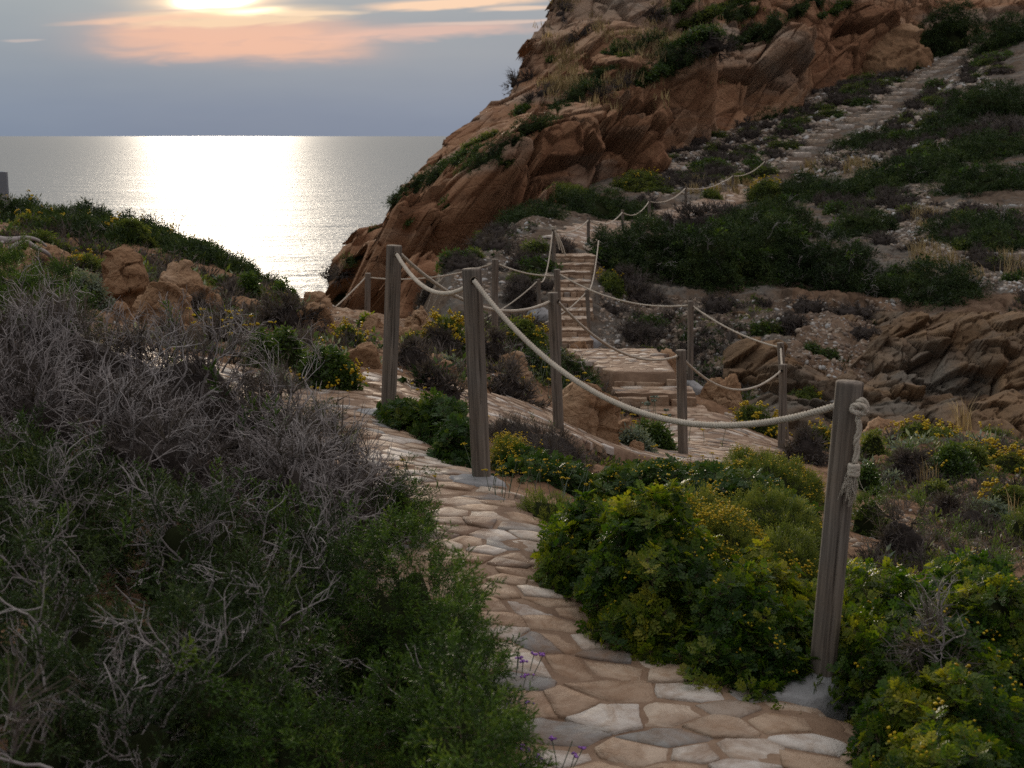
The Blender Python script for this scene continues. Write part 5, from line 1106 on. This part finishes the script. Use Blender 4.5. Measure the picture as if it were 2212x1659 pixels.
bush('grey', (1692, 1792, 928, 1008), 'round grey spiny cushion right of the patio')
bush('yellow', (1742, 1800, 926, 982), 'yellow shrub between the grey cushion and the nearest post', flowers=.55)
bush('broom', (1856, 1920, 918, 1000), 'smooth round green cushion right of the nearest post top')
bush('grey', (1912, 2020, 945, 1052), 'large dark grey twiggy cushion behind the cleft rock')
bush('yellow', (1930, 2062, 936, 1000, 17.8), 'yellow topped shrub along the rim of the gully', flowers=.4)
bush('green', (1996, 2116, 958, 1052), 'grey green mound right of the dark grey cushion', flowers=.03)
bush('yellow', [(2105, 2170, 966, 1012), (2140, 2240, 984, 1030)], 'bright yellow flowering bushes on the rim at the right edge', flowers=.5)
bush('broom', (2050, 2145, 966, 1030), 'green broom left of the bright yellow flowering bushes', flowers=.06)
bush('green', (1850, 1905, 1010, 1075), 'small dark green bush tucked behind the knotted post')
bush('grey', (2010, 2080, 1076, 1132), 'small grey wiry cushion before the long low rock band')
bush('broom', (2180, 2260, 1112, 1180), 'olive shrub cut by the right edge below the round yellow bush', flowers=.05)
bush('grey', (1800, 1850, 960, 1010), 'thin grey shrub showing just left of the knotted post')
bush('broom', (2120, 2210, 958, 985, 19), 'pale green shrub on the rim behind the bright yellow bushes', flowers=.1)
bush('yellow', (2136, 2230, 1050, 1116), 'round yellow green bush near the right edge', flowers=.35)
bush('silver', (2086, 2190, 1082, 1124), 'silvery blue green mat below the round yellow bush')
bush('silver', (1896, 1948, 1016, 1056), 'small silvery spurge in front of the cleft rock')
bush('green', [(1838, 1930, 1072, 1160)], 'dark green shrub touching the nearest post on its right')
bush('twiggy', [(1880, 2020, 1100, 1215)], 'grey wiry shrub behind the bottom right leaves')
bush('grey', (2056, 2156, 1096, 1156), 'grey spiny cushion in front of the pointed rock')
bush('broom', (1980, 2060, 1046, 1090), 'small green shrub on the long rock band')
for a in ((2080, 972, 40, .55, 'wispy pale grass arching on the gully rim', 19), (2005, 1062, 30, .35, 'dry grass tuft before the dark grey cushion', 13.5), (2190, 1110, 12, .35, 'few bent straws by the round yellow bush', 11), (2160, 1210, 18, .12, 'short straw on the flat ledge at the right', 9)): grass(*a)

# ------------------------------------------------------------------ left and middle, beyond the path
shrub('darkjun', [nd(-60, 130, 436, 24, 1.2), nd(90, 290, 452, 24, 1.2), nd(240, 420, 488, 23.5, 1.1), nd(370, 500, 532, 23, 1.0), nd(460, 580, 580, 22.5, .9), nd(30, 240, 476, 22.5, 1.0), nd(300, 460, 530, 22, .9), nd(60, 330, 500, 21, .8), nd(330, 540, 560, 21.2, .8), nd(440, 600, 600, 21.5, .6)], 'long dark juniper covering the ridge above the sea', seed=301, twigs=.25, twig_scale=.3, flowers=.01, dens=2.2)
bush('broom', [(48, 130, 502, 556), (110, 160, 528, 560)], 'pale green low shrub under the ridge juniper at far left')
bush('yellow', (154, 224, 552, 592), 'small yellow flowering shrub behind the upright slab', flowers=.3)
bush('silver', [(132, 236, 578, 645, 13.2)], 'pale feathery shrub left of the upright slab', flowers=.0)
bush('yellow', (30, 110, 468, 500), 'yellow flecked shrub on the ridge at far left', flowers=.08)
bush('yellow', (240, 330, 478, 520, 21), 'yellow flecked clump in front of the ridge juniper', flowers=.06)
bush('grey', (408, 470, 648, 696), 'dark grey cushion right of the pitted rock')
bush('grey', (474, 530, 622, 660), 'dark cushion between small rocks near the sea gap')
bush('green', (508, 570, 592, 655), 'green shrub at the lower end of the ridge')
bush('green', (588, 645, 612, 662), 'small green shrub on the skyline by the sea gap')
bush('yellow', (556, 602, 638, 662), 'tiny yellow shrub near the sea gap', flowers=.4)
bush('twiggy', [(450, 560, 656, 748)], 'grey twiggy shrub in front of the low brown ledge', twigs=.2)
bush('twiggy', [(550, 690, 648, 722)], 'grey green twiggy shrub left of the peaked rock', green=.35, flowers=.02)
bush('green', (530, 600, 712, 800), 'green shrub with reddish tips between the peaked and pitted rocks')
bush('green', [(574, 660, 718, 800), (640, 780, 762, 852)], 'low shrub sprawling down the rock left of the bend post, yellow tipped', flowers=.12, twigs=.15)
herb(516, 800, 22, .34, 'tall yellow flower heads above the dead twigs', 10.9, (.16, .12), 1, headsize=.02)
bush('silver', (560, 640, 800, 850), 'low greyish plant on the near ledge by the path bend')
bush('mastic', (768, 812, 680, 716), 'small bright green plant just left of the bend post')
bush('yellow', (728, 785, 704, 752), 'yellow edged low shrub right of the peaked rock', flowers=.3)
bush('yellow', [(922, 1012, 688, 768)], 'dense golden yellow bush left of the second post', flowers=.9)
bush('grey', (858, 940, 742, 804), 'smooth dark grey cushion right of the bend post')
bush('yellow', (868, 932, 718, 752), 'small yellow green shrub right of the bend post', flowers=.2)
bush('grey', (905, 995, 722, 775), 'greyish shrub under the golden bush', green=.2)
bush('yellow', [(1074, 1190, 692, 768)], 'green dome bush with a yellow crown before the far post', flowers=.14)
bush('grey', (1036, 1108, 724, 795), 'grey dome cushion right of the second post')
bush('silver', (950, 1000, 772, 805), 'small pale cushion below the golden bush')
bush('green', (1034, 1062, 690, 730, 21), 'sliver of green shrub behind the second post')
for a in ((880, 850, 60, .16, 'short reddish grass beside the bend post', 10.9), (960, 855, 40, .14, 'dry stubble at the outer path corner', 10.8)): grass(*a)
herb(900, 868, 16, .14, 'little orange yellow heads along the outer path corner', 10.4, (.3, .1), 1, headsize=.014)
# ------------------------------------------------------------------ far slope across the ravine
def fb(kind, boxes, label, **kw): return bush(kind, boxes, label, **kw)
fb('darkjun', [(1275, 1400, 500, 640, 47.5, 1.4), (1340, 1500, 488, 610, 49, 1.8)], 'dark juniper at the right of the ravine steps, hanging over their rope', twigs=.35, twig_scale=.24, dens=1.2, green=.10, seed=401, tone=-.05)
fb('darkjun', [(1440, 1620, 502, 622, 48, 2), (1560, 1760, 488, 640, 49, 2.2)], 'dark green juniper in the middle of the thicket above the scree bank', twigs=.12, twig_scale=.24, dens=1.2, green=.16, seed=421, tone=.07)
fb('darkjun', [(1710, 1920, 524, 660, 47.5, 2.0)], 'brownish dark juniper above the scree bank, towards the right', twigs=.5, twig_scale=.24, dens=1.1, green=.04, seed=422, tone=-.10)
fb('darkjun', [(1870, 2110, 575, 675, 46.5, 2.0)], 'lowest right juniper of the thicket, just above the dark rock face', twigs=.3, twig_scale=.24, dens=1.2, green=.08, seed=423)
fb('darkjun', [(1540, 1700, 462, 550, 55, 2.0), (1590, 1760, 440, 505, 61, 1.8)], 'green juniper climbing from the thicket to the pale hill path', twigs=.15, twig_scale=.24, dens=1.2, green=.12, seed=424, tone=.04)
fb('twiggy', [(1440, 1650, 452, 520, 60, 1.5)], 'grey dead patch on top of the largest juniper mass', seed=402)
fb('darkjun', [(1625, 1800, 392, 450, 74, 2.2), (1720, 1940, 400, 465, 72, 2.4)], 'dark juniper right of the pale hill path', dens=1.2, seed=403)
fb('yellow', [(1622, 1690, 390, 440, 73, 1.2)], 'yellow green cushion at the right bend of the pale hill path', flowers=.10)
fb('darkjun', [(1800, 1960, 296, 360, 90, 2)], 'dark juniper right of the lower part of the long steps')
fb('darkjun', [(1860, 2080, 345, 450, 74, 2.6), (2000, 2240, 322, 440, 78, 3), (2020, 2240, 395, 480, 68, 2.5)], 'broad dark junipers on the right hand slope', twigs=.08, twig_scale=.3, dens=1.1, green=.08, seed=406)
fb('darkjun', [(1990, 2200, 470, 580, 57, 2), (2060, 2240, 520, 600, 54, 1.8)], 'dark juniper below the grassy slope at the right edge', twigs=.08, dens=1.1, seed=407)
fb('darkjun', [(2030, 2240, 192, 300, 92, 3)], 'big round dark shrub high at the right edge')
fb('darkjun', [(1800, 1930, 462, 522, 60, 1.4)], 'low dark juniper between the broad junipers and the scree bank', dens=1.1, seed=431)
fb('darkjun', [(1960, 2120, 268, 330, 88, 2)], 'dark low mound right of the middle of the long steps', seed=432)
fb('twiggy', [(2060, 2240, 300, 350, 84, 2)], 'brown dry mound under the big round shrub at the right edge', seed=433)
fb('green', [(2096, 2180, 132, 178, 118, 1.6)], 'green shrub at the right of the upper steps', seed=434)
fb('darkjun', [(2108, 2240, 45, 145, 125, 3)], 'dark bushy juniper at the top right edge beside the steps')
fb('darkjun', [(1890, 1990, 30, 85, 134, 2), (1960, 2115, 22, 95, 136, 2.4)], 'dark shrub crowning the pale outcrop')
fb('darkjun', [(1058, 1215, 445, 524, 58, 2)], 'dark bushy shrub at the foot of the cliff left of the ravine steps', seed=411)
fb('broom', [(1162, 1300, 405, 490, 68, 2)], 'smooth green mound at the cliff foot', seed=412)
fb('darkjun', [(1195, 1400, 415, 505, 64, 2)], 'dark green shrub behind the first hill posts', seed=413)
fb('green', [(1280, 1420, 318, 392, 84, 2)], 'dark mound under the cliff, above the green mounds', seed=414)
fb('broom', [(1325, 1445, 372, 420, 76, 1.4)], 'low olive mound below the cliff, left of the hill path', flowers=.05)
fb('green', [(1488, 1585, 362, 406, 84, 1.4)], 'dark cushion above the rope, middle of the hill path')
fb('broom', [(1580, 1628, 376, 406, 80, .8)], 'small olive cushion near the far posts')
fb('yellow', [(1516, 1560, 412, 440, 73, .8)], 'yellow green cushion beside the pale hill path', flowers=.1)
fb('yellow', [(1298, 1352, 592, 652, 44.5, .8)], 'yellow green bush right of the lower ravine steps', flowers=.10)
fb('twiggy', [(1335, 1400, 588, 655, 44.8, .8)], 'brown twiggy bush beside the yellow one by the ravine steps')
fb('broom', [(1005, 1050, 492, 515, 58, .6)], 'small yellow green cushion on the ledge below the cliff')
fb('grey', [(1095, 1160, 600, 668, 42.5, .7)], 'brown round cushion left of the ravine steps')
fb('grey', [(1200, 1240, 512, 546, 47, .6)], 'dark cushion behind the upper left ravine post')
fb('grey', [(880, 935, 600, 660, 46, .8)], 'dark twiggy bush at the foot of the cliff by the tall posts')
# small cushions dotted over the hillside: a few kinds, each copied many times
HG = 'cushion shrubs dotted over the far hillside'
def proto(kind, label, flowers=0.0): return shrub(kind, [(.0, 95.0, .8, .75, .62)], label, zbase=0.0, flowers=flowers, seed=900+len(kind), group=HG, size=.085)
protos = [('grey', 'small dark grey cushion dotted on the far stony hillside', .0), ('green', 'small dark green cushion dotted on the far stony hillside', .0), ('broom', 'small olive cushion dotted on the far stony hillside', .0), ('twiggy', 'small brown twiggy cushion dotted on the far stony hillside', .0)]
PR = [proto(*q) for q in protos]; used = [False]*4
def copy_tree(o):
    c = o.copy(); COL.objects.link(c)
    for ch in o.children: d = ch.copy(); COL.objects.link(d); d.parent = c
    return c
rh = np.random.default_rng(77); placed = []
ZN = [((1290, 330), (1640, 250), (1700, 380), (1430, 420)), ((1640, 250), (1900, 130), (1960, 190), (1700, 380)), ((1900, 130), (2100, 90), (2080, 120), (1960, 200)), ((1960, 200), (2100, 110), (2212, 150), (2030, 330)), ((1820, 290), (2030, 200), (2060, 340), (1950, 350)), ((1920, 440), (2212, 450), (2212, 620), (2100, 560)), ((1150, 500), (1420, 440), (1420, 480), (1220, 540)), ((980, 500), (1190, 500), (1180, 620), (980, 620)), ((1300, 640), (1900, 660), (2000, 800), (1400, 800))]
NC = [62, 66, 28, 52, 42, 40, 16, 16, 18]
ZN.append(((1700, 400), (1980, 420), (2040, 560), (1880, 520))); NC.append(22)
ZL = ['between the cliff foot and the hill path', 'between the cliff and the lower long steps', 'left of the top of the long steps', 'right of the upper long steps', 'right of the middle of the long steps', 'on the grassy slope at the right edge', 'above the ravine steps', 'on the rocky slope left of the ravine steps', 'on the scree bank', 'among the big junipers of the right hand slope']
KL = ['small dark grey', 'small dark green', 'small olive', 'small brown twiggy']
stair = np.array([(a, b) for a, b, _ in up])
for zi, ((q0, q1, q2, q3), n) in enumerate(zip(ZN, NC)):
    k = 0; tries = 0
    while k < n and tries < n*20:
        tries += 1; a, b = rh.random(2); vx = (q0[0]*(1-a)+q1[0]*a)*(1-b)+(q3[0]*(1-a)+q2[0]*a)*b; vy = (q0[1]*(1-a)+q1[1]*a)*(1-b)+(q3[1]*(1-a)+q2[1]*a)*b
        if np.hypot(*(stair-[vx, vy]).T).min() < 28: continue
        h_, nrm_, idx = cast(vx, vy)
        if h_ is None or idx >= len(GT) or h_[1] < 30: continue
        if walk_mask(np.array([h_[0]]), np.array([h_[1]]))[0] > 0: continue
        w = int(rh.choice(4, p=[.42, .22, .2, .16])); o = PR[w] if not used[w] else copy_tree(PR[w]); used[w] = True
        o['label'] = '%s cushion %s' % (KL[w], ZL[zi]); o['group'] = 'cushion shrubs '+ZL[zi]; s_ = rh.uniform(.45, 1.05)*(h_[1]/95)**.5; o.location = (h_[0], h_[1], h_[2]-.05); o.rotation_euler = (0, 0, rh.normal()*.5); o.scale = (s_*rh.uniform(.9, 1.5), s_, s_*rh.uniform(.7, 1.2)); k += 1
# shrubs clinging to the cliff
CLG = [('darkjun', 905, 395, 60, 55), ('darkjun', 950, 372, 60, 40), ('darkjun', 1045, 345, 70, 55), ('darkjun', 1090, 310, 45, 45), ('green', 1000, 335, 60, 26), ('broom', 1040, 300, 50, 20), ('green', 1130, 240, 35, 30), ('twiggy', 1170, 205, 45, 40), ('darkjun', 1205, 240, 40, 32), ('green', 1260, 190, 40, 26), ('green', 1330, 105, 40, 30), ('darkjun', 1380, 95, 70, 36), ('broom', 1350, 120, 30, 16), ('green', 1460, 12, 60, 34), ('broom', 1520, 30, 70, 30), ('green', 1580, 8, 70, 26), ('darkjun', 1670, 55, 50, 60), ('darkjun', 1710, 22, 90, 36), ('twiggy', 1530, 95, 90, 40), ('darkjun', 1480, 130, 70, 34), ('green', 1410, 160, 60, 30), ('twiggy', 1260, 70, 45, 40), ('green', 968, 440, 22, 34), ('darkjun', 760, 560, 35, 22), ('green', 800, 500, 30, 16), ('twiggy', 720, 600, 40, 30), ('darkjun', 730, 640, 30, 22), ('green', 880, 480, 26, 14), ('darkjun', 1650, 260, 45, 35), ('twiggy', 1330, 190, 50, 22), ('green', 1195, 130, 24, 18), ('twiggy', 1210, 30, 26, 26), ('broom', 1090, 350, 26, 16), ('darkjun', 860, 430, 40, 40), ('green', 1800, 20, 50, 20), ('twiggy', 1400, 40, 50, 24), ('broom', 1610, 30, 50, 22), ('darkjun', 1150, 275, 70, 34), ('darkjun', 1240, 205, 80, 34), ('darkjun', 1290, 160, 60, 30), ('darkjun', 1430, 130, 90, 36), ('green', 1510, 70, 90, 34), ('darkjun', 1560, 40, 80, 36), ('darkjun', 990, 352, 70, 40), ('twiggy', 1120, 180, 40, 26), ('darkjun', 1620, 70, 60, 36)]
WH = ['low on its left flank', 'half way up its left edge', 'on its big middle ledge', 'on its upper slope', 'near its top']
KW = {'darkjun': 'dark evergreen', 'green': 'green', 'broom': 'olive', 'twiggy': 'grey brown dry'}; ORD = ['leftmost', 'second from the left', 'third from the left', 'fourth from the left', 'fifth from the left', 'sixth from the left', 'seventh from the left', 'eighth from the left', 'ninth from the left', 'tenth from the left']
def cliff_where(vx): return 'low on the left flank of the cliff' if vx < 860 else 'on the left ledge of the cliff' if vx < 1110 else 'on the middle ledge of the cliff' if vx < 1300 else 'on the upper slope of the cliff' if vx < 1500 else 'near the top of the cliff'
same = {}
for q in sorted(CLG, key=lambda e: e[1]): same.setdefault((q[0], cliff_where(q[1])), []).append(q)
for i, (kind, vx, vy, w, h) in enumerate(CLG):
    p, n_, idx = cast(vx, vy)
    if p is None: continue
    rx = w/2*1.25*S/F*p[1]; hh = h/2*1.15*S/F*p[1]; mates = same[(kind, cliff_where(vx))]; k = mates.index((kind, vx, vy, w, h))
    lb = '%s shrub %s' % (KW[kind], cliff_where(vx)) if len(mates) == 1 else '%s shrub %s, %s' % (KW[kind], cliff_where(vx), ORD[k]+(' one' if k == 0 else ''))
    ps = [p]+[c for c in (cast(vx+f*w, vy-f*w*.5)[0] for f in ((-.55, .5) if w >= 40 else (.4,))) if c is not None and abs(c[1]-p[1]) < 7]
    o_ = np.argsort([c[0] for c in ps]); xs_ = np.array([ps[k_][0] for k_ in o_]); zs_ = np.array([ps[k_][2] for k_ in o_])-hh*.22; rs = [1]+[.62, .75][:len(ps)-1]
    shrub(kind, [(c[0], c[1]+.2, rx*q*(.75 if len(ps) > 2 else 1), min(rx, 1.3)*q, hh*q) for c, q in zip(ps, rs)], lb, zbase=(lambda x, y, xs_=xs_, zs_=zs_: np.interp(x, xs_, zs_)), group='shrubs clinging to the cliff', seed=500+i, core=True)
# dry grass: tufts on the slopes
G2 = 'dry grass tufts across the far slope'
for i in range(46):
    vx, vy = (rh.uniform(1960, 2200), rh.uniform(455, 600)) if i < 26 else ((rh.uniform(1480, 1640), rh.uniform(395, 425)) if i < 36 else (rh.uniform(1740, 1900), rh.uniform(350, 380)))
    h_, _, idx = cast(vx, vy)
    if h_ is None or idx >= len(GT): continue
    lb = 'pale dry grass tuft on the slope at the right edge' if i < 26 else 'dry grass tuft beside the pale hill path' if i < 36 else 'dry grass tuft at the foot of the long steps'
    o = grass(vx, vy, 36, rh.uniform(.5, .9), lb, h_[1], .2, G2); o.location = (h_[0], h_[1], h_[2]-.05)
# pale grass on the upper cliff and loose stones: too many to count
acc = Acc(); rg = np.random.default_rng(31); cnt = 0
for _ in range(1900):
    vx, vy = rg.uniform(1170, 1560), rg.uniform(0, 240)
    if perlin(np.array([[vx/70, vy/55, 3.3]]))[0] < .02+.25*abs((vx-1290)*.8+(vy-110))/150+.1*rg.normal(): continue
    p, n_, idx = cast(vx, vy)
    if p is None or idx < len(GT) or n_[2] < .15: continue
    for k in range(7):
        b = p+rg.normal(size=3)*np.array([.25, .2, .05]); L = rg.uniform(.3, .65); e = np.array([rg.normal()*.25, rg.normal()*.2-.1, 1])*L; s_ = np.array([1, 0, 0])*.035; acc.add([b-s_, b+s_, b+e], [[0, 1, 2]], 0, rg.random())
tag(acc.build('dry_grass', [M_dry]), 'pale dry grass covering the upper ledges of the cliff', 'grass', None, 'stuff')
def stones(name, N, zones, smin, smax, mats, label, kinds):
    acc = Acc(); r = np.random.default_rng(len(name)*7+N); base = [ICO[1][0]*np.array([1, .7, .34])*(1+.5*perlin(ICO[1][0]*1.7+k*5))[:, None] for k in range(8)]; P = []
    for (q0, q1, q2, q3), n in zones:
        for _ in range(n):
            a, b = r.random(2); vx = (q0[0]*(1-a)+q1[0]*a)*(1-b)+(q3[0]*(1-a)+q2[0]*a)*b; vy = (q0[1]*(1-a)+q1[1]*a)*(1-b)+(q3[1]*(1-a)+q2[1]*a)*b; h_, n_, idx = cast(vx, vy)
            if h_ is None or idx >= len(GT): continue
            if walk_mask(np.array([h_[0]]), np.array([h_[1]]))[0] > .3 or (1185 < vx < 1292 and 530 < vy < 760 and h_[1] > 35): continue
            if h_[1] > 70 and np.hypot(*((stair-[vx, vy])*[.55, 1]).T).min() < 16: continue
            P.append((h_, n_))
    Pp = np.array([q[0] for q in P]); Nn = np.array([q[1] for q in P]); Nn[:, 2] = np.abs(Nn[:, 2]); sc = smin*(smax/smin)**(r.random(len(P))**2.1)*np.maximum(.55 if smin > .02 else 1, Pp[:, 1]/52)**1.2; Nn += r.normal(size=Nn.shape)*.25; Nn /= np.linalg.norm(Nn, axis=1)[:, None]
    M = frame(Nn, r); w = r.integers(0, 8, len(P))
    for k in range(8):
        i = np.nonzero(w == k)[0]; v = base[k]; V = np.einsum('nij,vj->nvi', M[i], v)*sc[i][:, None, None]*(1+.3*r.normal(size=(len(i), 1, 1))*.5)+Pp[i][:, None]; T = (ICO[1][1][None]+(np.arange(len(i))*len(v))[:, None, None]).reshape(-1, 3); acc.add(V.reshape(-1, 3), T, 0, np.repeat(r.random(len(i)), len(v)))
    return tag(acc.build(name, [mats]), label, 'stones', None, 'stuff')
M_shard = leaf_mat('stone_shards', [(0, (.13, .10, .08)), (.3, (.25, .19, .14)), (.65, (.31, .255, .20)), (.9, (.33, .325, .31)), (1, (.48, .47, .45))], .8, .25, 0)
stones('rubble', 9000, [((( 1290, 320), (1650, 250), (1700, 390), (1400, 430)), 6500), (((1650, 250), (2100, 80), (2212, 330), (1700, 390)), 9500), (((1290, 640), (1950, 650), (1850, 900), (1290, 800)), 3200), (((1040, 480), (1430, 440), (1300, 640), (960, 640)), 1500), (((1900, 440), (2212, 440), (2212, 640), (2050, 600)), 2200), (((1700, 395), (2000, 400), (2060, 560), (1880, 520)), 2600), (((1750, 680), (2000, 640), (1900, 950), (1750, 900)), 500)], .035, .17, M_shard, 'loose grey and brown rubble strewn over the far slope', None)
stones('gravel', 2200, [(((560, 640), (1150, 640), (1150, 860), (600, 840)), 1500), (((1820, 980), (2212, 1000), (2212, 1220), (1820, 1180)), 1400), (((230, 520), (560, 600), (560, 760), (230, 720)), 500), (((1230, 780), (1700, 850), (1650, 1000), (1240, 960)), 500)], .006, .045, M_shard, 'small stones scattered on the bare soil by the path', None)

# ground cover between the shrubs: low grey twigs, herbs and seedlings beyond counting
def cover(name, zones, libs, label, r, smin, smax, keep):
    acc = Acc(); mats = [q[1] for q in libs]
    for (q0, q1, q2, q3), n in zones:
        P = []
        for _ in range(n):
            a, b = r.random(2); vx = (q0[0]*(1-a)+q1[0]*a)*(1-b)+(q3[0]*(1-a)+q2[0]*a)*b; vy = (q0[1]*(1-a)+q1[1]*a)*(1-b)+(q3[1]*(1-a)+q2[1]*a)*b; h_, n_, idx = cast(vx, vy)
            if h_ is None or idx >= len(GT) or h_[1] > 130 or (h_[1] > 70 and np.hypot(*((stair-[vx, vy])*[.55, 1]).T).min() < 15) or (1185 < vx < 1292 and 530 < vy < 760 and h_[1] > 35): continue
            P.append(h_)
        P = np.array(P); m = fbm(P*np.array([1, 1, 1])/(.25*P[:, 1:2]**.75)+50, 3) > keep; P = P[m]; P = P[walk_mask(P[:, 0], P[:, 1]) < .05]
        w = np.clip(((fbm(P*.9+80, 2)+.45)/.9*len(libs)+r.normal(size=len(P))*.5).astype(int), 0, len(libs)-1)
        for k, (lb, _) in enumerate(libs):
            i = np.nonzero(w == k)[0]
            if not len(i): continue
            d = P[i, 1]; far = np.median(d) > 12; sc = r.uniform(smin, smax, len(i))*np.maximum(1, d/9)**.75
            strew(acc, LIB[lb[1] if far else lb[0]], P[i]-[0, 0, .02], np.tile([0, 0, 1.], (len(i), 1)), sc, r, .45, .4, k)
    return tag(acc.build(name, mats), label, 'undergrowth', None, 'stuff')
rc = np.random.default_rng(91)
cover('undergrowth', [(((1800, 940), (2212, 950), (2212, 1240), (1800, 1240)), 1500), (((230, 560), (700, 640), (640, 860), (230, 760)), 900), (((600, 640), (1220, 700), (1300, 1000), (640, 860)), 1500), (((1230, 800), (1800, 860), (1760, 1010), (1300, 1010)), 700), (((0, 470), (560, 620), (500, 680), (0, 600)), 500)],
      [(('twg', 'twgf'), M_grey), (('bro', 'clp'), M_grn), (('twg', 'twgf'), M_grey), (('bro', 'brof'), M_bro), (('sil', 'sil'), M_sil)], 'low grey twigs and herbs growing between the shrubs', rc, .07, .17, -.05)
cover('scrub', [(((1290, 320), (1650, 250), (1700, 390), (1400, 430)), 700), (((1650, 250), (2100, 80), (2212, 330), (1700, 390)), 1200), (((1040, 480), (1430, 440), (1300, 640), (960, 640)), 700), (((1800, 440), (2212, 440), (2212, 680), (1950, 640)), 1800), (((1700, 395), (2000, 400), (2060, 560), (1880, 520)), 900), (((1300, 640), (1900, 640), (1850, 900), (1400, 800)), 900)],
      [(('twg', 'twgf'), M_grey), (('clp', 'clp'), M_jund), (('twg', 'twgf'), M_grey), (('brof', 'brof'), M_bro)], 'low dry scrub scattered over the far slope', rc, .05, .12, .02)
